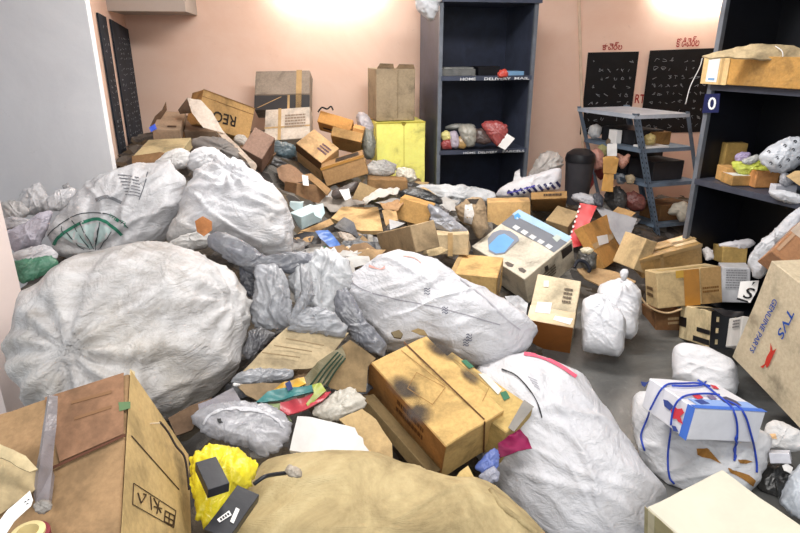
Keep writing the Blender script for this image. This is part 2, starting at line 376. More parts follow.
def patch(B, face, poly, m, name='tape_strip', lift=0.0012, th=0.0008, label=None):
    """poly in face fractions (u, v)"""
    O, e1, e2, n = frame(B, face)
    return plate([O + e1 * u + e2 * v for u, v in poly], n, lift, th, m, name, B.o, label)
def plate(pts, n, lift, th, m, name, parent, label=None):
    lo = [p + n * lift for p in pts]; hi = [p + n * (lift + th) for p in pts]; k = len(pts)
    F = [tuple(range(k, 2 * k)), tuple(reversed(range(k)))] + [(i, (i + 1) % k, (i + 1) % k + k, i + k) for i in range(k)]
    bm = bmesh.new(); bv = [bm.verts.new(q) for q in lo + hi]
    for f in F: bm.faces.new([bv[i] for i in f])
    bmesh.ops.recalc_face_normals(bm, faces=bm.faces[:]); V, F = bmdata(bm)
    o = mesh(name, V, F, m, parent)
    if label: o['label'] = label
    return o
def rect(u0, v0, u1, v1): return [(u0, v0), (u1, v0), (u1, v1), (u0, v1)]
def patchpx(B, face, pxs, m, name='paper_label', lift=0.0016, th=0.0008, label=None):
    O, e1, e2, n = frame(B, face)
    return plate([onplane(x, y, O, n) for x, y in pxs], n, lift, th, m, name, B.o, label)
FONTS = {}
def text(parent, body, org, xdir, n, size, m, name='printed_text', shear=0.0, spacing=1.0, align='LEFT', width=None, ydir=None):
    cu = bpy.data.curves.new(name, 'FONT'); cu.body = body; cu.size = 1.0; cu.shear = shear; cu.space_character = spacing
    cu.extrude = 0.0; cu.align_x = align; cu.offset = 0.012; cu.resolution_u = 3
    o = bpy.data.objects.new(name, cu); COL.objects.link(o)
    dg = bpy.context.evaluated_depsgraph_get(); me0 = o.evaluated_get(dg).to_mesh()
    V = np.array([v.co[:] for v in me0.vertices]); F = [tuple(p.vertices) for p in me0.polygons]
    o.evaluated_get(dg).to_mesh_clear(); bpy.data.objects.remove(o)
    if len(V) == 0: return None
    x = np.asarray(xdir, float); x = x / np.linalg.norm(x); y = np.cross(n, x)
    if ydir is not None and np.dot(y, ydir) < 0: y = -y
    sx = size
    if width: sx = width / (V[:, 0].max() - V[:, 0].min()); V[:, 0] -= V[:, 0].min()
    sy = size / 0.72
    W = np.asarray(org) + np.outer(V[:, 0] * (sx if width else sy), x) + np.outer(V[:, 1] * sy, y)
    return mesh(name, W, F, m, parent)
def textpx(B, face, body, p0, p1, hpx, m, name='printed_text', shear=0.0):
    """text on a face from p0 to p1 (baseline as seen); hpx = a point reached by the top of the first letter"""
    O, e1, e2, n = frame(B, face); O = O + n * 0.004
    q0 = onplane(*p0, O, n); q1 = onplane(*p1, O, n); q2 = onplane(*hpx, O, n)
    x = q1 - q0; h = q2 - q0; h = h - x * np.dot(h, x) / np.dot(x, x)
    return text(B.o, body, q0, x, n, float(np.linalg.norm(h)), m, name, shear, width=float(np.linalg.norm(x)))
TAPE = lambda: plain((176, 128, 62), 0.25, 0.6, 0, 0.1, 'brown_tape', 0.3)
CLEAR = lambda: plain((196, 164, 116), 0.2, 0.7, 0, 0.15, 'clear_tape', 0.4)
PAPER = lambda: plain((232, 230, 228), 0.6, 0.2, 0, 0.06, 'paper', 0.1)
def tape(B, face, along='u', pos=0.5, w=0.1, m=None, name='tape_strip'):
    m = m or TAPE()
    return patch(B, face, rect(0.0, pos - w / 2, 1.0, pos + w / 2) if along == 'u' else rect(pos - w / 2, 0.0, pos + w / 2, 1.0), m, name)
def textlines(B, face, r, rows, m, name='printed_lines', seed=1):
    """small print too fine to read: thin broken dashes inside rectangle r=(u0,v0,u1,v1)"""
    O, e1, e2, n = frame(B, face); rs = random.Random(seed); V, F = [], []
    for i in range(rows):
        v = r[1] + (r[3] - r[1]) * (i + 0.5) / rows; u = r[0]; hh = (r[3] - r[1]) / rows * 0.28
        while u < r[2]:
            l = rs.uniform(0.02, 0.08) * (r[2] - r[0]) * 2
            u2 = min(r[2], u + l); q = [O + n * 0.0032 + e1 * a_ + e2 * b_ for a_, b_ in rect(u, v - hh, u2, v + hh)]
            k = len(V); V += q; F.append((k, k + 1, k + 2, k + 3)); u = u2 + 0.02 * (r[2] - r[0])
    return mesh(name, V, F, m, B.o)

# ------------------------------------------------------------------ soft bodies: sacks, bags, films from a closed outline
def resample(poly, nt):
    P = np.array(poly, float); c = P.mean(0)
    # area centroid
    x, y = P[:, 0], P[:, 1]; x1, y1 = np.roll(x, -1), np.roll(y, -1); cr = x * y1 - x1 * y; A = cr.sum() / 2
    if abs(A) > 1e-9: c = np.array([((x + x1) * cr).sum(), ((y + y1) * cr).sum()]) / (6 * A)
    R = np.zeros(nt)
    for i in range(nt):
        t = 2 * math.pi * i / nt; d = np.array([math.cos(t), math.sin(t)]); best = 0
        for k in range(len(P)):
            p, q = P[k] - c, P[(k + 1) % len(P)] - c; e = q - p; den = d[0] * e[1] - d[1] * e[0]
            if abs(den) < 1e-9: continue
            u = (p[0] * e[1] - p[1] * e[0]) / den; s = (p[0] * d[1] - p[1] * d[0]) / den
            if u > best and -1e-6 <= s <= 1 + 1e-6: best = u
        R[i] = best
    k = np.array([1, 4, 6, 4, 1]) / 16.0
    R2 = sum(np.roll(R, j - 2) * k[j] for j in range(5))
    return c, R2, abs(A)
BAGS = {}
def bag(name, label, cat, poly, Y, m, T=0.4, Tb=None, lay=0.15, wr=1.0, knots=(), nt=110, nr=26, group=None, parent=None, power=2.4, seed=None, keep=None, side=0.0, lump=1.0, drop=0.0, jag=None):
    Yc = Y; isfilm = m.name.startswith('plastic_film'); jag = (0.05 if isfilm else 0.0) if jag is None else jag
    c, R, A = resample(poly, nt)
    if Yc is None: Yc = Yheap(c[0], c[1], 0.04)
    C = at(c[0], c[1], Yc); tc = EYE - C; tc /= np.linalg.norm(tc)
    n = tc * (1 - lay) + np.array([side, 0, 1.0]) * lay; n /= np.linalg.norm(n)
    pts = []
    for i in range(nt):
        t = 2 * math.pi * i / nt; pts.append(onplane(c[0] + R[i] * math.cos(t), c[1] + R[i] * math.sin(t), C, n))
    pts = np.array(pts); C = pts.mean(0); size = math.sqrt(A) * np.linalg.norm(C - EYE) / FPX
    Tf = T * size; Tk = (Tb if Tb is not None else T) * size
    sd = seed if seed is not None else random.uniform(0, 60)
    if jag: pts = C + (pts - C) * np.array([1 + jag * (1.6 * ridged((0.55 * i, 0, 0), 1.0, sd) - 0.5 + gnoise((0.17 * i, 0, 0), 1.0, sd)) for i in range(nt)])[:, None]
    ev, ew = np.linalg.eigh(np.cov((pts - C).T)); v_ax = ew[:, 2]; u_ax = np.cross(v_ax, n); u_ax /= np.linalg.norm(u_ax); st = 0.14 if isfilm else 0.3
    K3 = [(onplane(k[0], k[1], C + n * Tf * 0.7, n), k[2] if len(k) > 2 else 0.3) for k in knots]
    V, F = [], []
    def surf(s, i, sgn):
        p = C + (pts[i] - C) * s; h = (max(0.0, 1 - s ** power)) ** 0.5 * (Tf if sgn > 0 else -Tk)
        q = p + n * h
        # cloth lumps and creases
        edge = 1 - 0.5 * s ** 4
        k = size * 0.045 * lump * gnoise(q, 1.6 / size, sd) + size * 0.010 * lump * gnoise(q, 6 / size, sd + 9)
        w1 = 0.10 * size * gnoise(q, 3.0 / size, sd + 20)
        qa = np.array([np.dot(q, u_ax) + w1, (np.dot(q, v_ax) + w1) * st, np.dot(q, n) * 0.5])
        qb = np.array([(np.dot(q, u_ax) - w1) * 0.7 + 0.7 * np.dot(q, v_ax), (np.dot(q, u_ax) - np.dot(q, v_ax)) * st * 0.7, np.dot(q, n) * 0.5])
        r1 = max(0.0, ridged(qa, 3.4 / size, sd + 3) - 0.55) / 0.45; r2 = max(0.0, ridged(qb, 5.0 / size, sd + 5) - 0.6) / 0.4; r3 = max(0.0, ridged(qa * 1.0 + 0.3 * qb, 11.0 / size, sd + 8) - 0.5) / 0.5
        k += wr * size * (0.034 * r1 * r1 + 0.026 * r2 * r2 + 0.010 * r3 - 0.010) + wr * 0.0015 * (ridged(q, 40, sd + 7) - 0.5)
        for kp, kr in K3:
            d = q - kp; r = np.linalg.norm(d) / size; ang = math.atan2(np.dot(d, v_ax), np.dot(d, u_ax))
            g = math.exp(-r / kr); k += size * 0.045 * g * math.sin(ang * 11 + 2.5 * gnoise(q, 5, sd)) * min(1, r * 8) - size * 0.09 * math.exp(-(r / (kr * 0.25)) ** 2)
        return q + n * (k * sgn * edge) + (pts[i] - C) / (np.linalg.norm(pts[i] - C) + 1e-9) * k * (s ** 3) * 0.6
    for sgn in (1, -1):
        base = len(V); V.append(surf(0.0, 0, sgn))
        rows = nr if sgn > 0 else nr // 2
        if sgn > 0:
            for r in range(1, rows + 1):
                s = math.sin(0.5 * math.pi * r / rows)
                for i in range(nt): V.append(surf(s, i, sgn))
            for i in range(nt): F.append((base, base + 1 + i, base + 1 + (i + 1) % nt))
            for r in range(rows - 1):
                for i in range(nt):
                    i2 = (i + 1) % nt; a_ = base + 1 + r * nt
                    F.append((a_ + i, a_ + nt + i, a_ + nt + i2, a_ + i2))
            rim = base + 1 + (rows - 1) * nt
        else:
            prev = None
            for r in range(1, rows):
                s = math.sin(0.5 * math.pi * r / rows)
                for i in range(nt): V.append(surf(s, i, sgn))
            for i in range(nt): F.append((base, base + 1 + (i + 1) % nt, base + 1 + i))
            for r in range(rows - 2):
                for i in range(nt):
                    i2 = (i + 1) % nt; a_ = base + 1 + r * nt
                    F.append((a_ + i, a_ + i2, a_ + nt + i2, a_ + nt + i))
            la = base + 1 + (rows - 2) * nt
            for i in range(nt):
                i2 = (i + 1) % nt; F.append((la + i, la + i2, rim + i2, rim + i))
    V = np.array(V)
    # orientation: make the front face the normal
    a_, b_, c_ = V[F[0][0]], V[F[0][1]], V[F[0][2]]
    if np.dot(np.cross(b_ - a_, c_ - a_), n) < 0: F = [tuple(reversed(f)) for f in F]
    lowest = 0.006
    V[:, 2] = np.maximum(V[:, 2], lowest)
    o = mesh(name, V, F, m, parent, smooth=True)
    if not parent: finish(o, label, cat, group)
    elif label: o['label'] = label
    if keep: BAGS[keep] = (o, BVHTree.FromPolygons([tuple(v) for v in V], F))
    return o
def hit(bvhs, px, py, lift=0.002):
    d = Vector(ray(px, py)).normalized(); best = None
    for b in bvhs:
        loc, nrm, i, dist = b.ray_cast(Vector(EYE), d)
        if loc is not None and (best is None or dist < best[1]): best = (loc, dist, nrm)
    if best is None: return None
    nn = best[2] if best[2].dot(d) < 0 else -best[2]
    return np.array(best[0]) + np.array(nn) * lift, np.array(nn)
def ribbon(keys, pxs, width_px, m, name, parent, lift=0.003, n=6, label=None):
    """a printed band that follows the cloth"""
    bv = [BAGS[k][1] for k in keys]; P2 = [np.array([x, y, 0.0]) for x, y in pxs]; sp = spline(P2, n); V, F = [], []
    for i, p in enumerate(sp):
        t = sp[min(i + 1, len(sp) - 1)] - sp[max(0, i - 1)]; t = t / (np.linalg.norm(t) + 1e-9); nn = np.array([-t[1], t[0], 0])
        row = []
        for k in (-0.5, -0.17, 0.17, 0.5):
            h = hit(bv, *(p + nn * width_px * k)[:2], lift)
            row.append(h[0] if h else None)
        if any(r is None for r in row):
            good = [r for r in row if r is not None]
            if not good: continue
            row = [r if r is not None else good[0] for r in row]
        V += row
        if len(V) >= 8:
            b = len(V) - 8; F += [(b + j, b + j + 1, b + j + 5, b + j + 4) for j in range(3)]
    if F:
        o = mesh(name, V, F, m, parent, smooth=True)
        if label: o['label'] = label
        return o
def polyon(keys, pxs, m, name, parent, lift=0.004, label=None, grid=5):
    """a flat printed mark or tear laid over the cloth"""
    bv = [BAGS[k][1] for k in keys]; bm = bmesh.new(); f = bm.faces.new([bm.verts.new((x, y, 0)) for x, y in pxs])
    bmesh.ops.triangulate(bm, faces=[f]); bmesh.ops.subdivide_edges(bm, edges=bm.edges[:], cuts=grid, use_grid_fill=True)
    V, F = bmdata(bm); W = []
    for v in V:
        h = hit(bv, v[0], v[1], lift); W.append(h[0] if h else None)
    good = [w_ for w_ in W if w_ is not None]
    if not good: return None
    W = [w_ if w_ is not None else good[0] for w_ in W]
    o = mesh(name, W, F, m, parent, smooth=True)
    if label: o['label'] = label
    return o

def sheet(name, label, cat, poly, Y, m, lay=0.6, th=0.004, crump=0.006, bend=0.0, group=None, parent=None, lift=0.02, cuts=5, side=0.0, front=0.0, seed=None, freq=6.0):
    """a flat piece of card, paper or cloth with its own thickness; poly px (x, y)"""
    P = np.array([q[:2] for q in poly], float); c = P.mean(0)
    if Y is None: Y = Yheap(c[0], c[1], lift)
    if len(poly[0]) == 3: pts = [at(*q) for q in poly]; n = np.cross(pts[1] - pts[0], pts[2] - pts[0]); C = np.mean(pts, 0)
    else:
        C = at(c[0], c[1], Y); tc = EYE - C; tc /= np.linalg.norm(tc); n = tc * (1 - lay) + np.array([side, front, 1.0]) * lay; n /= np.linalg.norm(n)
        pts = [onplane(x, y, C, n) for x, y in P]
    n = n / np.linalg.norm(n)
    if np.dot(n, EYE - C) < 0: n = -n
    bm = bmesh.new(); f = bm.faces.new([bm.verts.new(p) for p in pts])
    f.normal_update()
    if np.dot(np.array(f.normal), n) < 0: f.normal_flip()
    bmesh.ops.triangulate(bm, faces=[f]); bmesh.ops.subdivide_edges(bm, edges=bm.edges[:], cuts=cuts, use_grid_fill=True)
    sd = seed if seed is not None else random.uniform(0, 60); size = max(np.linalg.norm(np.array(pts) - C, axis=1))
    for v in bm.verts:
        p = np.array(v.co[:]); r = np.linalg.norm(p - C) / size
        v.co = p + n * (crump * (1.5 * gnoise(p, freq, sd) + 0.8 * ridged(p, freq * 2.7, sd)) - bend * r * r)
    if th: bmesh.ops.solidify(bm, geom=bm.faces[:], thickness=th)
    bmesh.ops.recalc_face_normals(bm, faces=bm.faces[:]); V, F = bmdata(bm); V = np.array(V); V[:, 2] = np.maximum(V[:, 2], 0.004)
    o = mesh(name, V, F, m, parent, smooth=True, sharp=50)
    if not parent: finish(o, label, cat, group)
    elif label: o['label'] = label
    o['_n'] = n.tolist()
    return o
def ell(cx, cy, rx, ry, n=14, jit=0.15, seed=0, ang=0.0):
    rs = random.Random(seed * 7 + cx); out = []
    for i in range(n):
        t = 2 * math.pi * i / n; k = 1 + rs.uniform(-jit, jit); x, y = rx * k * math.cos(t), ry * k * math.sin(t)
        out.append((cx + x * math.cos(ang) - y * math.sin(ang), cy + x * math.sin(ang) + y * math.cos(ang)))
    return out

def boxabs(name, label, cat, P, A, B2, th, m, wob=0.003):
    """box from three corners of its seen face, each a real point, and a thickness away from the eye"""
    P, A, B2 = map(np.asarray, (P, A, B2)); a = A - P; b = B2 - P; b = b - a * np.dot(a, b) / np.dot(a, a); c = np.cross(a, b); c = c / np.linalg.norm(c) * th
    if np.dot(c, P - EYE) < 0: c = -c
    o = boxmesh(name, P, a, b, c, m, wob=wob); finish(o, label, cat); B = Box(); B.o = o; B.P, B.a, B.b, B.c = P, a, b, c
    return B
# ------------------------------------------------------------------ the room
def plaster(c, stain=0.3, stc=(196, 148, 122), rough=0.8):
    m, n = mat('plaster', rough, 0.2); v, oi = n.coords()
    col = n.mix(n.ramp(n.noise(v, 1.3, 8, 0.7, 0.5), [(0.4, G(0)), (0.75, G(stain))]), srgb(*c), srgb(*stc))
    col = n.mix(n.ramp(n.noise(v, 7, 8, 0.8, 0.8), [(0.62, G(0)), (0.74, G(stain * 0.9))]), col, srgb(*[int(k * 0.78) for k in stc]))
    n.link(col, n.b.inputs['Base Color']); n.bump(n.noise(v, 12, 6, 0.7), 0.15, 0.01); return m
PEACH = plaster((238, 208, 190), 0.5, (224, 180, 154)); WHITE = plaster((236, 236, 238), 0.35, (196, 196, 202)); PINKW = plaster((238, 222, 216), 0.2, (214, 196, 190))
def struct(name, parts, m, kind='structure'):
    V, F = multi(parts); o = mesh(name, V, F, m); o['kind'] = kind; return o
# floor
mf, n = mat('concrete_floor', 0.35, 0.45); v, oi = n.coords()
col = n.ramp(n.noise(v, 2.2, 8, 0.7, 0.6), [(0.3, srgb(72, 72, 72)), (0.5, srgb(98, 98, 96)), (0.7, srgb(122, 121, 118))])
col = n.mix(n.ramp(n.noise(v, 9, 8, 0.8, 0.9), [(0.55, G(0)), (0.72, G(0.5))]), col, srgb(140, 138, 134)); n.link(col, n.b.inputs['Base Color'])
n.bump(n.noise(v, 15, 6, 0.7), 0.2, 0.008)
struct('floor', [axbox(-3.4, 4.4, -1.5, 8.2, -0.12, 0.0)], mf)
# walls: back wall runs from the left corner and recedes to the right
K = np.array([-2.42, 5.7, 0.0]); BD = np.array([math.cos(math.radians(9)), math.sin(math.radians(9)), 0]); BN = np.array([BD[1], -BD[0], 0])
LD = np.array([0.21, -1.0, 0]); LD /= np.linalg.norm(LD)          # along the left wall towards the camera
LN = np.array([-LD[1], LD[0], 0])                                   # into the room
struct('wall_back', [hexa(K - BD * 0.3, BD * 7.2, -BN * 0.15, (0, 0, 3.0))], PEACH)
Lend = 2.05
struct('wall_left', [hexa(K + np.array([0, 0, 0]), LD * Lend, -LN * 0.15, (0, 0, 3.0))], PEACH)
E = at(99, 85, 3.55); Lx = E[0]
struct('wall_left_near', [axbox(-3.4, Lx, 3.55, 3.60, 0, 3.0)], WHITE)
pe = at(12, 252, 2.3)[0]
struct('wall_left_front', [axbox(-2.4, pe, 2.05, 2.3, 0, 3.0)], PINKW)
struct('ceiling', [axbox(-3.4, 4.4, -0.2, 8.2, 3.0, 3.1)], plaster((228, 214, 204), 0.2, (200, 180, 168)))
struct('wall_right', [axbox(4.1, 4.25, 2.0, 8.2, 0, 3.0)], PEACH)
# loft slab high in the left corner
zs = 1.975
q = onplane(125, 0, K, LN); 
def onB(px, py, off=0.0): return onplane(px, py, K + BN * off, BN)
s0 = K + np.array([0, 0, zs]); 
struct('trim_1', [hexa(s0 + LD * 0.0, BD * 0.62, BN * 0.6, (0, 0, 0.45))], plaster((178, 168, 160), 0.3, (150, 140, 132)))
# a painted pipe down the back wall
p0 = onB(579, 2, 0.03); p1 = onB(583, 150, 0.03)
V, F = tube([np.array([p0[0] - 0.02, p0[1], 2.9]), p0, p1, np.array([p1[0], p1[1], 0.3])], 0.016, 8)
o = mesh('wall_pipe', V, F, plain((222, 196, 172), 0.5, 0.3, 0, 0.1), smooth=True); finish(o, 'thin vertical cream pipe on the peach wall beside the writing boards', 'pipe')
# tube lamps high on the back wall (out of view, they wash the wall with light)
def tubelamp(px, label):
    b = onB(px, 0, 0.05); b = b.copy(); b[2] = 2.24
    root = empty('tube_light', b); finish(root, label, 'lamp', 'tube lamps high on the back wall')
    V, F = hexa(b - BD * 0.45 + np.array([0, 0, 0]), BD * 0.9, -BN * 0.045, (0, 0, 0.05)); mesh('lamp_housing', V, F, plain((235, 235, 235)), root)
    V, F = tube([b - BD * 0.43 + BN * 0.03 + np.array([0, 0, 0.02]), b + BD * 0.43 + BN * 0.03 + np.array([0, 0, 0.02])], 0.014, 8)
    mesh('lamp_tube', V, F, emis((255, 250, 240), 150), root, smooth=True)
tubelamp(330, 'lit tube lamp above the middle of the back wall, left of the tall dark rack')
tubelamp(702, 'lit tube lamp above the right hand writing board')

# ---- painted writing boards
BOARD = plain((50, 56, 66), 0.7, 0.2, 0, 0.35, 'blackboard', 0.1); BLACK = plain((22, 24, 27), 0.6, 0.25, 0, 0.3, 'blackboard', 0.1)
CHALK = flat((150, 155, 160), 0.9); RED = flat((168, 44, 40), 0.8)
def squiggles(parent, P, ex, ez, n, rows, cols, seed, m, lw=0.0035, name='chalk_writing', fill=0.7):
    rs = random.Random(seed); V, F = [], []
    for r in range(rows):
        for c in range(cols):
            if rs.random() > fill: continue
            o = P + ex * (c + 0.15) / cols + ez * (r + 0.25) / rows; w = ex / cols * 0.7; h = ez / rows * 0.5
            k = rs.randint(3, 6); pts = [o + w * rs.random() + h * rs.random() for _ in range(k)]; pts = spline(pts, 3)
            t = np.cross(n, pts[1] - pts[0])
            for i in range(len(pts) - 1):
                d = pts[i + 1] - pts[i]; L = np.linalg.norm(d)
                if L < 1e-5: continue
                s = np.cross(n, d) / L * lw / 2; b = len(V); V += [pts[i] - s, pts[i] + s, pts[i + 1] + s, pts[i + 1] - s]; F.append((b, b + 1, b + 2, b + 3))
    if F: mesh(name, np.array(V) + n * 0.004, F, m, parent)['kind'] = 'stuff'
def board(label, corners, plane_p, plane_n, zb, m, rows, cols, seed, group=None):
    """corners: seen top left and top right"""
    a = onplane(*corners[0], plane_p, plane_n); b = onplane(*corners[1], plane_p, plane_n)
    lo = [np.array([a[0], a[1], zb]), np.array([b[0], b[1], zb])]
    o = plate([a, b, lo[1], lo[0]], plane_n, 0.0, 0.012, m, 'writing_board', None); finish(o, label, 'board', group)
    top = min(a[2], b[2]) - 0.03; ex = (b - a) * np.array([1, 1, 0]); 
    squiggles(o, lo[0] + np.array([0, 0, 0.03]) + plane_n * 0.012 + ex * 0.06, ex * 0.88, np.array([0, 0, top - zb - 0.05]), plane_n, rows, cols, seed, CHALK)
    return o, a, b
g = 'chalk boards painted on the left wall'
board('narrow slate grey board strip nearest the white wall edge', ((96, 12.5), (104.5, 17)), K + LN * 0.005, LN, 0.55, BOARD, 30, 2, 1, g)
board('middle slate grey chalk board on the left wall', ((109, 19), (129.5, 31)), K + LN * 0.005, LN, 0.55, BOARD, 30, 7, 2, g)
board('slate grey chalk board beside the room corner', ((133, 32.5), (147, 40)), K + LN * 0.005, LN, 0.75, BOARD, 28, 6, 3, g)
o1, a1, b1 = board('black chalk board above the slotted metal rack, left of the pair', ((588, 52.5), (638.5, 51.5)), K + BN * 0.004, BN, 0.85, BLACK, 9, 6, 4)
o2, a2, b2 = board('black chalk board partly behind the tall right hand cabinet', ((650, 50.5), (716, 48)), K + BN * 0.004, BN, 0.85, BLACK, 9, 8, 5)
def walltext(parent, body, p0, p1, hpx, m, off=0.02, name='painted_text'):
    q0, q1, q2 = onB(*p0, off), onB(*p1, off), onB(*hpx, off)
    h = abs(q2[2] - q0[2]); return text(parent, body, q0, q1 - q0, BN, h, m, name, width=float(np.linalg.norm(q1 - q0)))
for body, p0, p1, hp, lab in (('కాచెర్ల', (602, 50), (622, 49.5), (602, 43.5), 'red painted heading above the left black board'), ('కొడిచెర్ల', (676, 47), (699, 46), (676, 38.5), 'red painted heading above the right black board')):
    e = walltext(None, body, p0, p1, hp, RED, 0.006, 'wall_lettering')
    if e: finish(e, lab, 'lettering')
e = walltext(None, 'RT', (634.5, 103), (644.5, 103), (634.5, 94), RED, 0.004, 'wall_lettering'); finish(e, 'red letters painted on the wall between the two black boards', 'lettering')

# ------------------------------------------------------------------ tall dark rack in the middle of the back wall
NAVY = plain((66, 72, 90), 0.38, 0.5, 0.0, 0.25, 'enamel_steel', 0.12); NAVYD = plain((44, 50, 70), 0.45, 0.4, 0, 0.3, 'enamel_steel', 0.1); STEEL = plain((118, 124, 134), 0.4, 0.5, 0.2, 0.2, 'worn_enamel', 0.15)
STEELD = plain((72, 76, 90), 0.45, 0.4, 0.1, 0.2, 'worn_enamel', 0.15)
def rack(name, label, P, ex, ey, W, D, zs, top, m, mi, edge, skip=()):
    """P front-left floor corner, ex along the front, ey to the back"""
    root = empty(name, (P[0], P[1], 0)); finish(root, label, 'rack'); ez = np.array([0, 0, 1.0]); t = 0.02
    def prt(nm, parts, mm): V, F = multi(parts); return mesh(nm, V, F, mm, root)
    P = np.array([P[0], P[1], 0.0])
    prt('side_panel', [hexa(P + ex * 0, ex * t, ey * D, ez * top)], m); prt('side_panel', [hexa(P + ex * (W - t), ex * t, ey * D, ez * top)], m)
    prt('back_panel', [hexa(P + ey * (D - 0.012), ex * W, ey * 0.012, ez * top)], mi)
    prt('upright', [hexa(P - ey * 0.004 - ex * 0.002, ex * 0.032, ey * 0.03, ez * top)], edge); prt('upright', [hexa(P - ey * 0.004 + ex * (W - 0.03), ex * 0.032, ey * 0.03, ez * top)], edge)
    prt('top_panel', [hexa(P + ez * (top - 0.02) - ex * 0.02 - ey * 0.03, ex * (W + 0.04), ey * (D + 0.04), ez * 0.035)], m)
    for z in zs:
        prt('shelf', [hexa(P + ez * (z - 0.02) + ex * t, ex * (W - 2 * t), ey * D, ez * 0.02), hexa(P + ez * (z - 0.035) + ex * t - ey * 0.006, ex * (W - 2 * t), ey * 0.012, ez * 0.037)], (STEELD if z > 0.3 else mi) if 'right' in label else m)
    root['_z'] = list(zs); return root, P
fl = at(437, 151, 5.3); z2 = fl[2]; yaw = math.radians(12)
RX = np.array([math.cos(yaw), math.sin(yaw), 0]); RY = np.array([-math.sin(yaw) * 1.0, math.cos(yaw), 0])
z1 = at(441, 76.5, 5.3)[2]; ztop = at(441, -1, 5.3)[2]
fr = onplane(525, 151, fl, RY); W1 = float(np.linalg.norm((fr - fl)[:2])) + 0.03
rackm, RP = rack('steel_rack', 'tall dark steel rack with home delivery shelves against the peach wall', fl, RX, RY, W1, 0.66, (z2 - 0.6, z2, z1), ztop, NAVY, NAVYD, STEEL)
WHT = flat((225, 228, 230))
def rtext(body, u0, u1, z, h=0.022):
    o = RP + RX * W1 * u0 - RY * 0.012 + np.array([0, 0, z]); text(rackm, body, o, RX, -RY, h, WHT, 'shelf_lettering', width=W1 * (u1 - u0))
rtext('HOME', 0.22, 0.38, z1 - 0.033); rtext('DELIVERY', 0.47, 0.75, z1 - 0.033); rtext('MAIL', 0.79, 0.95, z1 - 0.031)
rtext('HOME', 0.28, 0.41, z2 - 0.033, .019); rtext('DELIVERY', 0.44, 0.65, z2 - 0.033, .019); rtext('PARCELS', 0.71, 0.95, z2 - 0.033, .02)
# inner ledge of the rack's top compartment
# ------------------------------------------------------------------ right hand cabinet (big open rack)
CL = at(693, 178, 3.9); zc2 = CL[2]; cr = atz(800, 203, zc2); CX = (cr - CL); CX[2] = 0; CX /= np.linalg.norm(CX); CY = np.array([-CX[1], CX[0], 0])
zc1 = at(705, 84, 3.9)[2]
cab, CP = rack('steel_rack', 'large near-black open steel rack along the right side of the room', CL, CX, CY, 1.5, 0.5, (0.12, zc2, zc1), 2.12, plain((20, 22, 30), 0.4, 0.4, 0, 0.2, 'enamel_steel', 0.1), plain((13, 15, 22), 0.4, 0.4, 0, 0.2, 'enamel_steel', 0.1), STEEL)
# small number plate 0 under the upper shelf
def oncab(px, py, off=0.0): return onplane(px, py, CP - CY * (0.012 + off), CY)
pl = plate([oncab(*q) for q in ((705.5, 94), (720.5, 93.5), (719, 112.5), (702.5, 113))], -CY, 0, 0.004, flat((28, 34, 78)), 'number_plate', cab, 'small dark blue plate with white numeral')
q0, q1, q2 = oncab(707.5, 109.5, .006), oncab(715.5, 109.3, .006), oncab(709, 97, .006); text(cab, '0', q0, q1 - q0, -CY, float(q2[2] - q0[2]), WHT, 'numeral', width=float(np.linalg.norm(q1 - q0)))
q0, q1 = oncab(771, 86.5, .006), oncab(778, 87.5, .006); text(cab, '0', q0, q1 - q0, -CY, 0.022, WHT, 'shelf_lettering', width=float(np.linalg.norm(q1 - q0)))

# ------------------------------------------------------------------ leaning slotted angle rack
SL = plain((120, 138, 158), 0.45, 0.4, 0.2, 0.25, 'blue_grey_steel', 0.15); SLT = plain((188, 196, 208), 0.4, 0.4, 0.0, 0.15, 'blue_grey_steel', 0.1)
zt = at(636, 115, 5.15)[2]; tf = atz(636, 115.5, zt); tl = atz(577.5, 108, zt); tr = atz(690, 113.5, zt)
dl = tl - tf; dl = dl / np.linalg.norm(dl) * min(np.linalg.norm(dl), 0.95); dr = tr - tf
zbf = 0.18; bf = atz(655, 225, zbf); slope = (bf - tf) / (zbf - zt)      # lean per metre of height
srk = empty('slotted_angle_rack', (tf[0], tf[1], 0)); finish(srk, 'leaning blue-grey slotted angle rack below the black boards', 'rack')
def lev(z): return tf + slope * (z - zt)
for z, tm in ((zt, SLT), (at(641, 150, 5.15)[2], SL), (at(648, 186, 5.15)[2], SL), (zbf, SL)):
    p = lev(z); V, F = multi([hexa(p - [0, 0, .004], dl, dr, (0, 0, 0.006)), hexa(p - [0, 0, .03], dl, dr * 0.015, (0, 0, .028)), hexa(p - [0, 0, .03], dr, dl * 0.015, (0, 0, .028))])
    mesh('shelf', V, F, tm, srk)
for off, inner in ((np.zeros(3), 1), (dl, 1), (dr, 1), (dl + dr, 1)):
    p = lev(zt + 0.015) + off; q = lev(0.0) + off; s1 = dl / np.linalg.norm(dl) * (1 if np.dot(off, dl) < 0.1 else -1); s2 = dr / np.linalg.norm(dr) * (1 if abs(np.dot(off, dr)) < abs(np.dot(dr, dr)) * .5 else -1)
    V, F = multi([hexa(q, s1 * 0.04, s2 * 0.003, p - q), hexa(q, s2 * 0.04, s1 * 0.003, p - q)]); u = mesh('upright', V, F, SL, srk)
    if not off.any():
        hs = []
        for i in range(26):
            for s_, t_ in ((s1, s2), (s2, s1)):
                c = q + (p - q) * (i + .5) / 26 + s_ * 0.02; hs.append(hexa(c - s_ * .004 - t_ * .0012, s_ * .008, t_ * .0008, (p - q) * 0.016))
        V, F = multi(hs); mesh('slot', V, F, flat((38, 42, 50)), u)['kind'] = 'stuff'

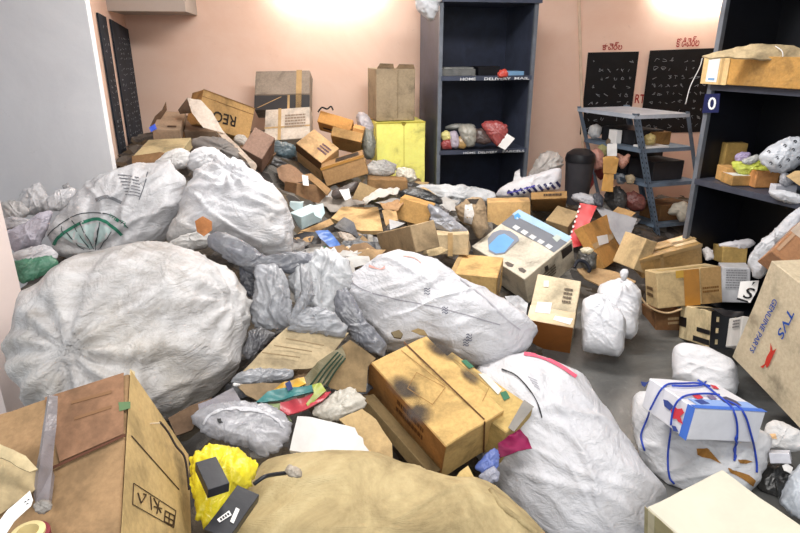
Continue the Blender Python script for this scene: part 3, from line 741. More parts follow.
# ------------------------------------------------------------------ the trampled heap under everything
def heap():
    m, n = mat('littered_heap', 0.7, 0.3); v, oi = n.coords()
    vo = n.new('ShaderNodeTexVoronoi'); vo.inputs['Scale'].default_value = 9; vo.inputs['Randomness'].default_value = 1
    nd = n.new('ShaderNodeVectorMath', operation='ADD'); nn = n.new('ShaderNodeTexNoise'); nn.inputs['Scale'].default_value = 5; n.link(v, nn.inputs['Vector'])
    ns = n.new('ShaderNodeVectorMath', operation='SCALE'); ns.inputs['Scale'].default_value = 0.12; n.link(nn.outputs['Color'], ns.inputs[0]); n.link(v, nd.inputs[0]); n.link(ns.outputs[0], nd.inputs[1]); n.link(nd.outputs[0], vo.inputs['Vector'])
    sp = n.new('ShaderNodeSeparateColor'); n.link(vo.outputs['Color'], sp.inputs[0])
    col = n.ramp(sp.outputs[0], [(0.0, srgb(72, 64, 54)), (0.3, srgb(92, 80, 64)), (0.42, srgb(104, 100, 96)), (0.62, srgb(54, 50, 48)), (0.8, srgb(118, 114, 108))])
    n.link(col, n.b.inputs['Base Color']); n.bump(n.noise(v, 12, 6, 0.7, 1.5), 0.8, 0.03)
    xs = np.arange(-2.6, 3.2, 0.045); ys = np.arange(0.7, 7.2, 0.045); V = []; ok = {}; F = []
    for i, x in enumerate(xs):
        for j, y in enumerate(ys):
            h = H(x, y) - 0.05; p = np.array([x, y, h])
            h += 0.035 * gnoise((x, y, 0), 5, 3) + 0.03 * ridged((x, y, 0.3), 9, 1) - 0.02
            V.append((x + 0.02 * gnoise((x, y, 1), 14), y, max(h, -0.03)))
    nj = len(ys)
    def inside(x, y):
        p = np.array([x, y, 0]); return np.dot(p - K, LN) > 0.03 and np.dot(p - K, BN) > 0.03 and not (x < Lx + 0.02 and 3.5 < y < 3.7) and not (x < pe + .02 and 2.0 < y < 2.33)
    for i in range(len(xs) - 1):
        for j in range(nj - 1):
            q = (i * nj + j, (i + 1) * nj + j, (i + 1) * nj + j + 1, i * nj + j + 1)
            if max(V[k][2] for k in q) > 0.004 and inside(xs[i], ys[j]) and inside(xs[i + 1], ys[j + 1]): F.append(q)
    used = sorted({k for f in F for k in f}); mp = {k: i for i, k in enumerate(used)}
    o = mesh('rubbish_heap', [V[k] for k in used], [tuple(mp[k] for k in f) for f in F], m, smooth=True)
    finish(o, 'trampled layer of torn card, paper and plastic under the parcels', 'rubbish', kind='stuff'); return o
heap()
# ------------------------------------------------------------------ parcels and rubbish at the back of the room
TAN = (196, 152, 96); TAN2 = (178, 136, 86); BRN = (140, 102, 66); DKB = (96, 70, 50); BEIGE = (200, 178, 140); OLIVE = (158, 138, 100); GREY = (150, 138, 122)
def B(*a, **k): return box(*a, **k)
# grey taped carton leaning on the wall
b = boxabs('carton', 'grey taped carton leaning high against the back wall, lower face painted dark for shade', 'carton', at(254,110,5.42), at(309.5,109,5.42), at(246,71,5.62), 0.16, card((148, 134, 118), 0.3))
tape(b, 'ab', 'v', 0.8, 0.1, CLEAR()); patch(b, 'ab', rect(0.0, 0.0, 1.0, 0.36), plain((58, 58, 60), 0.4, 0.4), 'dark_strip', label='shaded lower face painted dark grey'); patch(b, 'ab', rect(0.6, 0.0, 0.64, 0.36), CLEAR(), 'tape_strip', lift=0.003); patch(b, 'ab', [(0.05, 0.05), (0.08, 0.05), (0.5, 0.32), (0.47, 0.32)], CLEAR(), 'tape_strip', lift=0.003); patch(b, 'ab', rect(0.0, 0.36, 1.0, 0.39), card((120, 106, 90), 0.3), 'fold_line')  # the carton's shaded underside is painted on as the dark strip
b = boxabs('carton', 'whitish wrapped carton with clear tape below the grey leaning carton', 'carton', at(264,141,5.05), at(310,138,5.05), at(257.5,110,5.25), 0.14, card((206, 192, 174), 0.3, 0.3))
tape(b, 'ab', 'v', 0.33, 0.07, CLEAR()); tape(b, 'ab', 'u', 0.4, 0.05, CLEAR()); textlines(b, 'ab', (0.45, 0.35, 0.9, 0.8), 5, flat((150, 130, 112)), seed=3)
b = B('carton', 'tilted tan carton printed with large upside-down black letters', 'carton', 4.95, dict(P=(255.5,108.2), A=(204.3,89.1), B=(245.5,140.5), AC=(190.2,94)), card((190, 146, 86), 0.2), dims=(None, None, 0.16), vis='c')
textpx(b, 'ab', 'REO', (236.5,117.0), (213.5,110.5), (232.3,126.6), flat((40, 32, 26)), 'printed_letters')
O, e1, e2, nn_ = frame(b, 'ab'); patch(b, 'ab', rect(0, 0.2, 1, 0.212), flat((104, 74, 44)), 'fold_line'); patch(b, 'ab', rect(0.0, 0.0, 1, 0.03), flat((120, 88, 52)), 'edge_strip')
# torn white-lined carton
b = B('carton', 'open carton with a torn whitish flap in front of the tilted lettered carton', 'carton', 4.55, dict(P=(184,130.5), A=(222,131.5), B=(190,113.5), C=(187,144), AB=(212,118)), card((128, 104, 84), 0.4), dims=(None, 0.3, None), vis='c')

f = sheet('carton_flap', 'torn whitish flap', None, [(187.2,98.2),(201,101),(212,112),(224.5,134),(214,131),(203,128),(192,113)], 4.5, card((208, 194, 178), 0.3), lay=0.35, parent=b.o, crump=0.012)
f = sheet('carton_flap', 'dark sheet painted as the shaded opening', None, [(187.5,97.5),(178,110),(180,114),(191,113)], 4.62, card((84, 62, 46), 0.3), lay=0.2, parent=b.o)  # dark sheet stands in for the shade inside the open carton
b = B('carton', 'dusty taupe carton standing in the left back corner', 'carton', 4.4, dict(P=(152,129.5), A=(184,127.5), B=(164,110), C=(150,141), AB=(182,112)), card((158, 132, 108), 0.3), dims=(None, 0.35, None), vis='c')
patch(b, 'ab', rect(0.5, 0.12, 0.82, 0.2), flat((60, 44, 34)), 'handle_slot')
sheet('cardboard_flap', 'small dark brown flap sticking up by the room corner', 'cardboard', [(150,126),(155,116),(162,110),(166,101.5),(167,110),(160,120),(153,130)], 4.62, card(DKB, 0.3), lay=0.15)
sheet('plastic_scrap', 'bright blue plastic scrap at the foot of the left wall', 'scrap', [(149,128),(155,124),(157,129),(151,132)], 4.35, film((30, 76, 200), 1, 0.3, 0.1), lay=0.4)
b = B('carton', 'flat yellowish carton at the foot of the left wall boards', 'carton', 3.95, dict(P=(133,155.5), A=(182,152.5), B=(150,139.5), C=(132,166), AB=(190,137)), card((184, 166, 122), 0.45), dims=(None, 0.35, None), vis='c')
sheet('carton_flap', 'loose front flap', None, [(132,156),(160,152),(172,154),(158,162),(132,168)], 3.93, card(BRN, 0.3), lay=0.1, parent=b.o)
bag('fibre_bundle', 'fluffy dark grey fibre bundle behind the white sacks', 'bundle', [(190,141),(205,137),(222,139),(236,148),(248,160),(252,170),(236,168),(220,160),(204,152),(192,148)], 4.1, film((112, 106, 102), 1, 0.7, 0.6), T=0.25, wr=2.2, lump=2, nt=60, nr=14)
sheet('cardboard_strip', 'long pale edge-on board slanting down behind the white sacks', 'cardboard', [(216,131,4.5),(222,130,4.55),(256,164,3.9),(253,172,3.85),(246,160,3.95),(228,143,4.3)], None, card((186, 170, 152), 0.3), th=0.02, crump=0.003)
b = B('carton', 'small pinkish carton wedged behind the white sacks', 'carton', 4.35, dict(P=(262,159.5), A=(240.5,148.5), C=(261,174), AC=(243,163)), card((150, 118, 100), 0.4), dims=(None, 0.2, None), vis='b')
b = B('cardboard_tray', 'long shallow brown tray slanting down from the lettered carton', 'tray', 4.65, dict(P=(238,146.5), A=(270,159), C=(238,152), AC=(268,166), B=(246,141)), card((112, 82, 56), 0.3), vis='bc')
bag('paper_bundle', 'crumpled white paper tucked under the lettered carton', 'paper', ell(243,141,9,5,12,0.2,3,0.3), 4.75, sack((214, 206, 196), 0.4), T=0.3, wr=2, nt=48, nr=10)
bag('plastic_bundle', 'dark teal plastic bundle between the wrapped carton and the tilted tan box', 'plastic', [(270,145),(276,141),(290,143),(297,148),(296,158),(284,158),(273,154)], 4.95, film((72, 98, 110), 1, 0.35, 0.5), T=0.35, wr=2.4, nt=56, nr=12)
bag('plastic_bundle', 'black plastic bundle lying left of the dark teal one', 'plastic', [(258,150),(264,142),(272,144),(276,158),(290,164),(284,172),(268,168)], 4.8, film((50, 46, 46), 1, 0.35, 0.5), T=0.35, wr=2.2, nt=56, nr=12)
sheet('carton_piece', 'crumpled brown carton piece left of the tilted tan box', 'cardboard', [(276,166),(288,163),(304,173),(302,180),(288,184),(279,178)], 4.6, card((152, 116, 88), 0.4), lay=0.5, crump=0.02, bend=0.03)
b = B('carton', 'open-sided dark brown carton in the middle of the back heap', 'carton', 4.3, dict(P=(297,183), A=(282,181.5), B=(327,190), C=(297,200), AC=(285,198)), card((142, 104, 70), 0.35), vis='abc')
sheet('paper_scrap', 'white paper scrap on the dark brown open carton', 'paper', [(302,175),(308,176),(309,186),(303,185)], 4.3, PAPER(), lay=0.3)
sheet('cardboard_strip', 'brown cardboard strip sloping right of the dark brown open carton', 'cardboard', [(304,175),(311,173),(331,190),(327,195)], 4.4, card((164, 124, 78), 0.3), lay=0.5, th=0.012)
b = B('carton', 'tilted tan box with dark sides and a smudged ink stamp on top', 'carton', 4.7, dict(P=(321.2,162.9), A=(296,143.2), B=(340.3,147.2), AB=(313.2,129.2), C=(321,186), AC=(298,163)), card((206, 164, 112), 0.2), vis='abc')
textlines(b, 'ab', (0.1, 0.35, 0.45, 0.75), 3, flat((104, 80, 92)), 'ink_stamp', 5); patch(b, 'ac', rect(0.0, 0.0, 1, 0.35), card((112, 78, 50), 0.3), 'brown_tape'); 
b = B('carton', 'brown box with an open top slot below the tilted tan box', 'carton', 4.5, dict(P=(320,168), A=(365,155.5), C=(326.5,189), AC=(367,172), B=(322,162)), card((168, 126, 78), 0.35), vis='bc')
patch(b, 'ac', rect(0, 0.0, 1, 0.14), TAPE(), 'tape_strip'); patch(b, 'ab', rect(0.35, 0.2, 0.9, 0.8), flat((40, 30, 24)), 'open_slot')
b = B('carton', 'tan box behind the orange box beside the yellow carton', 'carton', 4.95, dict(P=(361.5,142.5), A=(330,134.5), C=(361.5,155), AC=(333,149), B=(362,134)), card((188, 142, 82), 0.2), vis='bc')
b = B('carton', 'orange slotted carton on top of the back heap', 'carton', 5.1, dict(P=(350.5,131.5), A=(317,121), B=(352,119.5), C=(352,141), AB=(320.5,111), AC=(319,129)), card((214, 150, 74), 0.15), vis='bc')
patch(b, 'ac', rect(0.2, 0.45, 0.85, 0.62), flat((70, 44, 30)), 'open_slot'); patch(b, 'ac', rect(0.22, 0.66, 0.88, 0.74), flat((232, 172, 96)), 'folded_lip')
b = B('carton', 'small orange block at the right end of the orange carton', 'carton', 5.05, dict(P=(351,137), A=(361,141), C=(351.5,128), B=(352,134)), card((216, 158, 88), 0.15), dims=(None, 0.08, None), vis='b')
V, F = tube(spline([at(318,112,5.1), at(322,107.5,5.12), at(327,109,5.1), at(331,106.5,5.12), at(333,110,5.1)], 6), 0.007, 6)
finish(mesh('cable', V, F, flat((30, 28, 28)), smooth=True), 'short black cable curled on top of the orange carton', 'cable')
bag('plastic_bag', 'silvery grey plastic bag beside the orange carton', 'bag', [(356,114),(362,112),(369,116),(374,128),(372,140),(364,141),(358,128)], 5.2, film((176, 168, 172), 1, 0.3, 0.5), T=0.4, wr=2, nt=56, nr=12)
bag('plastic_bag', 'dirty grey-green bag hanging left of the yellow carton', 'bag', [(364,128),(372,130),(376,142),(374,158),(366,160),(362,146)], 5.1, film((116, 118, 108), 1, 0.4, 0.6), T=0.4, wr=2, nt=56, nr=12)
b = B('carton', 'tall yellow carton against the back wall', 'carton', 5.35, dict(P=(376,122.5), A=(425.8,120.8), C=(377.5,192), AC=(424.6,190)), card((255, 246, 116), 0.12), dims=(None, 0.38, None), vis='b', up='c')
patch(b, 'ac', rect(0.555, 0.02, 0.565, 0.98), flat((176, 160, 54)), 'fold_line'); patch(b, 'ac', [(0.5, 0.0), (0.62, 0.0), (0.57, 0.06), (0.53, 0.05)], flat((164, 146, 60)), 'torn_patch'); patch(b, 'ac', rect(0, 0, 1, 0.02), flat((190, 176, 70)), 'edge_strip')
b = B('carton', 'tall open olive-tan carton standing on the yellow carton', 'carton', 5.4, dict(P=(376,68.5), A=(415,68.5), C=(375,121), AC=(415.5,121), B=(367.5,67)), card((162, 142, 112), 0.3), dims=(None, 0.32, None), vis='b', up='c')
patch(b, 'ac', rect(0.545, 0.02, 0.555, 0.95), flat((128, 108, 80)), 'fold_line')
for k, (u0, u1, hh) in enumerate(((0.02, 0.45, 0.035), (0.5, 0.97, 0.03))):
    O, e1, e2, nn_ = frame(b, 'ac'); q = [O + e1 * u0, O + e1 * u1, O + e1 * u1 + np.array([0, 0, hh]) - nn_ * 0.03, O + e1 * (u0 + .1) + np.array([0, 0, hh * 1.1]) - nn_ * 0.03]
    plate(q, np.cross(q[1] - q[0], q[3] - q[0]) / np.linalg.norm(np.cross(q[1] - q[0], q[3] - q[0])), 0, 0.005, card((128, 104, 76), 0.3), 'carton_flap', b.o)
bag('newspaper_bundle', 'flat bundle of grey newspapers in front of the yellow carton', 'newspapers', [(364,168),(372,161),(386,160),(397,165),(395,174),(384,177),(370,175)], 4.85, sack((196, 194, 190), 0.9, (70, 68, 66)), T=0.25, wr=1.8, nt=60, nr=12)
bag('plastic_bundle', 'crumpled whitish plastic beside the newspaper bundle', 'plastic', [(396,169),(404,167),(414,170),(417,180),(408,182),(397,178)], 4.85, film((206, 200, 184), 0.9, 0.35, 0.2), T=0.35, wr=2.2, nt=56, nr=12)
b = B('carton', 'long low tan carton in front of the newspaper bundle', 'carton', 4.6, dict(P=(408,180.5), A=(366,178.5), C=(408,190), AC=(368,190), B=(406,176)), card((150, 112, 68), 0.35), vis='bc')
# black cloth and white plastic in front of the tall rack
bag('white_plastic_bag', 'long crumpled white plastic bag at the foot of the tall dark rack', 'bag', [(408,186),(424,184),(450,186),(462,183),(476,188),(490,192),(500,196),(492,205),(470,206),(452,212),(444,206),(436,197),(418,191)], 4.75, sack((220, 222, 224), 0.35, (120, 124, 128), 0.4, 1.0), T=0.3, wr=2.4, lump=1.6, nt=90, nr=16)
bag('black_bag', 'black plastic bag lying in front of the yellow carton', 'bag', [(398,194),(404,189),(416,187),(430,192),(442,200),(445,208),(430,206),(416,201),(403,199)], 4.5, film((30, 34, 38), 1, 0.3, 0.4), T=0.3, wr=1.8, nt=70, nr=14)
bag('white_sack', 'white sack with blue print lying before the bin near the tall dark rack', 'sack', [(494,197),(498,189),(512,182),(530,176),(546,172),(556,168),(561,167),(562,180),(560,190),(530,196),(512,200)], 4.85, sack((228, 228, 234), 0.3, (150, 150, 158)), T=0.35, wr=1.5, nt=80, nr=16, keep='bluesack')
for k in range(9): ribbon(['bluesack'], [(508 + k * 6, 190.5 - k * 1.1), (513 + k * 6, 195 - k * 0.9)], 2.6, flat((52, 54, 96)), 'blue_print', BAGS['bluesack'][0])
ribbon(['bluesack'], [(507,193),(520,190),(535,185.5)], 1.6, flat((90, 84, 170)), 'blue_print', BAGS['bluesack'][0])
bag('clear_sack', 'bulging clear grey plastic sack between the tall dark rack and the bin', 'sack', [(527,180),(533,168),(540,154),(548,151),(558,154),(564,160),(560,170),(550,174),(538,178)], 5.2, film((186, 180, 176), 0.85, 0.3, 0.4), T=0.4, wr=2, nt=70, nr=14)
sheet('white_plastic', 'torn white plastic strip standing up by the rack foot', 'plastic', [(513,182),(515,172),(520,169),(520,176),(524,180),(518,184)], 4.9, sack((226, 226, 228), 0.2), lay=0.1, crump=0.015, th=0.003)
# round black bin
def lathe(name, base, prof, m, parent=None, seg=28, tilt=None):
    V, F = [], []
    for r, z in prof:
        for k in range(seg): a_ = 2 * math.pi * k / seg; V.append(np.array(base) + np.array([r * math.cos(a_), r * math.sin(a_), z]))
    for i in range(len(prof) - 1):
        for k in range(seg): k2 = (k + 1) % seg; F.append((i * seg + k, i * seg + k2, (i + 1) * seg + k2, (i + 1) * seg + k))
    return mesh(name, V, F, m, parent, smooth=True, sharp=40)
bb = at(577, 192, 5.25); bt = at(577, 158, 5.25)
root = empty('waste_bin', (bb[0], bb[1], bb[2] - 0.1)); finish(root, 'round dark grey bin beside the slotted rack', 'bin')
hh = bt[2] - bb[2] + 0.1
lathe('bin_body', (bb[0], bb[1], bb[2] - 0.1), [(0.0, 0), (0.10, 0), (0.125, hh), (0.117, hh), (0.095, 0.02), (0, 0.02)], plain((62, 60, 64), 0.5), root)
lathe('bin_lid', (bb[0], bb[1], bb[2] - 0.1), [(0.128, hh - 0.03), (0.13, hh), (0.12, hh + 0.04), (0.07, hh + 0.075), (0.0, hh + 0.085)], plain((30, 30, 34), 0.4), root)

# ------------------------------------------------------------------ things on the tall dark rack
def onrack(u, v, z): return RP + RX * W1 * u + RY * v + np.array([0, 0, z])
def litem(name, label, cat, o, ex, ey, ez, m, group=None, wob=0.0015): 
    ob = boxmesh(name, o, ex, ey, ez, m, wob=wob, cuts=2); finish(ob, label, cat, group); B_ = Box(); B_.o = ob; B_.P, B_.a, B_.b, B_.c = map(np.asarray, (o, ex, ey, ez)); return B_
Z = np.array([0, 0, 1.0])
b = litem('envelope_stack', 'flat stack of grey envelopes on the upper shelf of the tall rack', 'envelopes', onrack(0.05, 0.05, z1 + 0.001), RX * 0.3, RY * 0.24, Z * 0.055, sack((112, 114, 112), 0.8, (60, 62, 60)))
litem('envelope', 'thin pale envelope on top of the grey stack in the tall rack', 'envelope', onrack(0.07, 0.07, z1 + 0.057), RX * 0.27, RY * 0.2, Z * 0.012, sack((150, 152, 148), 0.8, (70, 72, 70)))
litem('black_box', 'low black box in the middle of the upper rack shelf', 'box', onrack(0.45, 0.1, z1 + 0.001), RX * 0.2, RY * 0.2, Z * 0.075, plain((22, 22, 26), 0.4))
bag('red_packet', 'small crumpled red and white packet on the upper rack shelf', 'packet', [(497,74),(500,70),(505,69),(508,73),(507,77),(499,78)], 5.3, film((186, 70, 60), 1, 0.3, 0.3), T=0.4, wr=2, nt=40, nr=10)
litem('blue_booklet', 'pale blue booklet stack at the right end of the upper rack shelf', 'booklet', onrack(0.73, 0.04, z1 + 0.001), RX * 0.16, RY * 0.18, Z * 0.035, plain((120, 160, 196), 0.5))
sh2 = [('packet_heap', 'yellow-white packet at the left end of the parcels shelf', [(440,134),(446,130),(452,133),(451,140),(443,141)], (216, 206, 130)),
 ('packet_heap', 'dark red packet below the yellow one on the parcels shelf', [(440,143),(446,138),(453,141),(452,149),(442,149)], (150, 48, 52)),
 ('packet_heap', 'white and purple packet leaning on the parcels shelf', [(449,132),(456,130),(460,140),(458,148),(451,148)], (182, 170, 186)),
 ('packet_heap', 'tan striped packet on the parcels shelf', [(457,138),(462,135),(468,145),(464,149),(458,148)], (176, 140, 84)),
 ('packet_heap', 'grey clear packet in the middle of the parcels shelf', [(458,127),(468,124),(476,128),(476,145),(468,148),(461,138)], (158, 156, 146)),
 ('packet_heap', 'dark cloth packet with white string on the parcels shelf', [(474,130),(482,128),(486,134),(492,142),(484,145),(476,143)], (66, 46, 46)),
 ('packet_heap', 'long grey packet lying behind the others on the parcels shelf', [(442,126),(456,124),(474,124),(480,128),(462,130),(446,130)], (140, 140, 134))]
for k, (nm, lab, pg, c) in enumerate(sh2): bag('parcel_packet', lab, 'packet', pg, 5.36 - 0.006 * k if k < 6 else 5.55, film(c, 1, 0.3, 0.4), T=0.4, wr=1.8, nt=44, nr=10, lay=0.05)
bag('red_bag', 'dusty red plastic bag hanging over the parcels shelf of the tall rack', 'bag', [(480,124),(488,121),(500,121),(508,126),(507,134),(503,143),(496,147),(490,138)], 5.33, film((150, 62, 62), 1, 0.4, 0.2), T=0.25, wr=1.4, nt=60, nr=12, lay=0.05)
b_ = sheet('address_card', 'white address card hanging off the parcels shelf', 'card', [(498,146),(507,133.5),(515,138.5),(505,150)], 5.27, PAPER(), lay=0.0, crump=0.001)
# plastic over the rack's top corner
bag('white_plastic_bag', 'white plastic bag draped over the top left corner of the tall rack', 'bag', [(413,-12),(440,-14),(441,2),(437,12),(432,22),(425,17),(416,10)], 5.2, sack((206, 208, 212), 0.3, (130, 134, 140), 0.35, 1.0), T=0.25, wr=2.2, nt=60, nr=12, lay=0.05)

# ------------------------------------------------------------------ things on the slotted rack
def lv(z, u, v, h=0.0): return lev(z) + dl * u + dr * v + np.array([0, 0, h + 0.004])
sz1, sz2 = at(641, 150, 5.15)[2], at(648, 186, 5.15)[2]
dlu, dru = dl / np.linalg.norm(dl), dr / np.linalg.norm(dr)
litem('printer', 'black desktop machine with a white lid on the second rack shelf', 'printer', lv(sz1, 0.25, 0.15), dlu * 0.42, dru * 0.3, Z * 0.13, plain((34, 34, 38), 0.4))
litem('paper_stack', 'small white box on the left end of the second rack shelf', 'box', lv(sz1, 0.45, 0.02, 0.0), dlu * 0.1, dru * 0.06, Z * 0.12, PAPER())
bag('white_plastic_bag', 'white bag at the left post of the slotted rack, second shelf', 'bag', [(588,133),(590,126),(597,124),(602,128),(600,137),(592,139)], 5.75, sack((204, 206, 210), 0.4), T=0.4, wr=1.6, nt=44, nr=10, lay=.05)
litem('carton', 'small tan carton on the second shelf, right half of the slotted rack', 'carton', lv(sz1, 0.2, 0.42), dru * 0.2, dlu * 0.16, Z * 0.115, card((176, 128, 66), 0.3))
bag('yellow_packet', 'crumpled yellowish packet left of the carton on the slotted rack', 'packet', [(644,137),(650,133),(656,136),(655,144),(646,145)], 5.25, film((190, 168, 100), 1, 0.4, 0.4), T=0.4, wr=2, nt=40, nr=9, lay=.05)
litem('paper_stack', 'flat pile of papers on the front edge of the slotted rack', 'papers', lv(sz1, 0.02, 0.1), dru * 0.24, dlu * 0.15, Z * 0.015, PAPER())
litem('dark_case', 'dark case on the third shelf of the slotted rack', 'case', lv(sz2, 0.12, 0.22), dru * 0.33, dlu * 0.3, Z * 0.17, plain((46, 46, 50), 0.4))
litem('dark_case', 'long black case stored behind the dark case on the slotted rack', 'case', lv(sz2, 0.55, 0.2), dru * 0.4, dlu * 0.25, Z * 0.24, plain((30, 30, 34), 0.4))
lw = [('pinkish fabric bag hanging from the left side of the slotted rack', [(590,152),(598,148),(604,154),(604,168),(596,170),(590,164)], (176, 122, 108)),
 ('dark red cloth bundle on the left of the slotted rack', [(596,162),(604,157),(610,164),(608,176),(600,180),(594,172)], (140, 40, 40)),
 ('red cloth trailing beside the round bin', [(584,178),(589,168),(593,172),(594,184),(588,192),(580,190)], (150, 44, 46)),
 ('salmon bag with a loop handle on the slotted rack', [(617,152),(624,157),(630,152),(629,162),(622,170),(617,164)], (192, 138, 118)),
 ('greenish packet hung below the second shelf of the slotted rack', [(594,150),(602,144),(608,148),(606,156),(598,158)], (158, 152, 92)),
 ('dusty brown bundle on the second shelf above the hanging bags', [(605,142),(611,136),(618,138),(617,146),(608,147)], (106, 86, 66)),
 ('silver packet on the third shelf of the slotted rack', [(616,176),(622,173),(627,178),(624,184),(617,183)], (170, 176, 184)),
 ('tan packet on the third shelf of the slotted rack', [(625,176),(632,174),(636,178),(633,184),(627,184)], (168, 150, 120)),
 ('maroon cloth bundle below the third shelf of the slotted rack', [(622,194),(634,191),(645,197),(645,210),(632,211),(622,204)], (104, 48, 42)),
 ('black bag under the slotted rack', [(606,190),(618,186),(626,194),(626,212),(612,210),(604,200)], (32, 32, 36)),
 ('creased white plastic on the bottom rack shelf', [(668,212),(674,204),(684,201),(690,205),(689,212),(686,221),(679,222),(676,214),(668,216)], (196, 188, 172))]
for k, (lab, pg, c) in enumerate(lw): bag('cloth_bundle' if 'cloth' in lab else 'plastic_bag', lab, 'bundle' if 'undle' in lab else 'bag' if 'bag' in lab else 'plastic' if 'plastic' in lab else 'cloth' if 'cloth' in lab else 'packet', pg, 5.3 + (0.25 if k in (1, 4, 5, 6) else 0), film(c, 1, 0.5, 0.3), T=0.35, wr=1.8, nt=44, nr=10, lay=.05)
for k, (pg, lab) in enumerate(([(604,146),(618,146),(618,156),(605,157)], 'white note clipped at the top of the hanging mustard envelopes'), ([(603,158),(613,155),(619,158),(617,172),(603,173)], 'upper mustard envelope hanging on the slotted rack'), ([(604,173.5),(614,173),(614,191),(602,191)], 'lower mustard envelope hanging on the slotted rack')) if 0 else enumerate([([(607,144),(617,143),(617,156),(607,156)], 'white note above the hanging mustard envelopes'), ([(603,157),(614,155),(619,159),(616,174),(603,173)], 'upper mustard envelope hanging on the slotted rack'), ([(604,172),(614,173),(613,192),(601,191)], 'lower mustard envelope hanging on the slotted rack')]):
    sheet('hanging_envelope' if k else 'paper_note', lab, 'envelope' if k else 'note', pg, 5.22 - 0.01 * k, plain((206, 156, 84), 0.6) if k else PAPER(), lay=0.0, crump=0.01, th=0.006)
litem('carton', 'brown carton on the bottom shelf of the slotted rack', 'carton', lv(zbf, 0.1, 0.2), dru * 0.36, dlu * 0.25, Z * 0.15, card((122, 84, 48), 0.4))
sheet('cardboard_piece', 'small flat tan card lying before the slotted rack', 'cardboard', [(611,213),(618,207),(636,213),(629,219)], 4.95, card(TAN, 0.1), lay=0.5)
# ------------------------------------------------------------------ middle of the heap
def small(name, lab, cat, pg, c, Y=None, T=0.3, wr=1.8, fm=True, lay=0.3, nt=52, nr=11, **k):
    return bag(name, lab, cat, pg, Y, film(c, 1, 0.4, 0.35) if fm else sack(c, 0.4), T=T, wr=wr, nt=nt, nr=nr, lay=lay, **k)
b = B('pale_blue_box', 'pale blue-white box at the right edge of the white sack', 'box', 3.95, dict(P=(301,217), A=(289,212), B=(322,208), C=(301,229), AC=(290.5,226)), plain((204, 226, 230), 0.5), vis='abc')
sheet('box_flap', 'open flap', None, [(311,206),(323,203.5),(325,213),(321,219),(315,216)], 3.9, plain((206, 228, 230), 0.5), lay=0.3, parent=b.o)
b = B('pale_blue_box', 'small pale blue carton half behind the white sack', 'box', 4.1, dict(P=(303,203), A=(290,201), C=(303,210), AC=(289,211), B=(305,200)), plain((208, 226, 228), 0.5), vis='bc')
sheet('cardboard_piece', 'large flat tan carton lid in the middle of the heap', 'cardboard', [(331,218),(342,207),(378,207),(383,231),(360,231),(346,224)], None, card((214, 174, 114), 0.15), lay=0.75, th=0.03, crump=0.003, lift=0.04)
sheet('cardboard_piece', 'torn tan card left of the large flat lid', 'cardboard', [(300,231),(330,219),(334,224),(315,232)], None, card((198, 156, 104), 0.25), lay=0.6, lift=0.03)
sheet('foam_sheet', 'dark grey speckled foam piece on the heap', 'foam', [(334,225),(344,216),(354,222),(359,235),(341,230)], 3.75, sack((104, 104, 108), 0.6, (70, 70, 74)), lay=0.4, th=0.015, bend=0.04)
small('plastic_scrap', 'black crumpled plastic right of the grey foam piece', 'plastic', [(348,231),(360,236),(368,233),(367,243),(357,244),(352,238)], (44, 44, 48), 3.75)
small('plastic_scrap', 'greyish cloth crumpled under the blue printed wrapper', 'cloth', [(337,232),(352,234),(359,244),(346,248),(340,240)], (166, 152, 138), 3.7)
b = B('carton', 'torn flat beige carton below the black crumpled plastic', 'carton', 3.6, dict(P=(360,255), A=(378.5,256), B=(356,245), AB=(376,246.5), C=(361,262)), card((196, 172, 134), 0.4), vis='bc')
s_ = sheet('printed_wrapper', 'blue printed wrapper with a green edge on the heap', 'wrapper', [(315,231),(328,230),(338,242),(343,250),(332,249),(320,239)], 3.65, plain((92, 132, 206), 0.35, 0.5, 0, 0.5), lay=0.4, crump=0.015)
sheet('green_strip', 'green strip', None, [(323,246),(333,248),(343,250.5),(336,253),(326,250)], 3.62, plain((44, 122, 78), 0.4), lay=0.4, parent=s_)
sheet('cardboard_piece', 'olive-brown card leaning below the long low tan carton', 'cardboard', [(352,199),(360,182),(379,190),(369,202)], 4.25, card((148, 122, 82), 0.35), lay=0.35, th=0.006)
sheet('paper_scrap', 'off-white torn paper beside the leaning olive-brown card', 'paper', [(339,190),(349,189),(351,199),(345,201)], 4.2, PAPER(), lay=0.4, crump=0.015)
sheet('paper_strip', 'long white paper strips right of the olive-brown card', 'paper', [(362,202),(380,188),(400,187),(398,193),(384,200),(366,206)], 4.15, sack((214, 208, 200), 0.5), lay=0.6, crump=0.03)
sheet('grey_sheet', 'long dusty grey sheet above the large flat lid', 'sheet', [(310,200),(338,198),(362,200),(372,206),(350,209),(330,210)], None, sack((176, 166, 156), 0.6), lay=0.7, crump=0.03, lift=0.05)
small('plastic_scrap', 'dark plastic strip under the brown box with a slot', 'plastic', [(330,192),(345,186),(360,180),(356,188),(343,198),(333,199)], (70, 60, 58), 4.35)
sheet('cardboard_piece', 'crumpled brown card folds under the long paper strips', 'cardboard', [(379,204),(398,200),(404,206),(398,214),(384,211)], 4.05, card((176, 134, 90), 0.4), lay=0.5, crump=0.03)
sheet('cardboard_piece', 'torn tan card strip left of the lying tan carton', 'cardboard', [(382,213),(396,212),(398,222),(386,226)], 3.95, card((190, 150, 98), 0.4), lay=0.5, crump=0.02)
b = B('carton', 'lying tan carton below the black plastic bag', 'carton', 4.05, dict(P=(400,197), A=(431.5,208.5), C=(396.5,219), AC=(428,228.5), B=(404,194)), card((202, 152, 84), 0.2), dims=(None, 0.2, None), vis='bc')
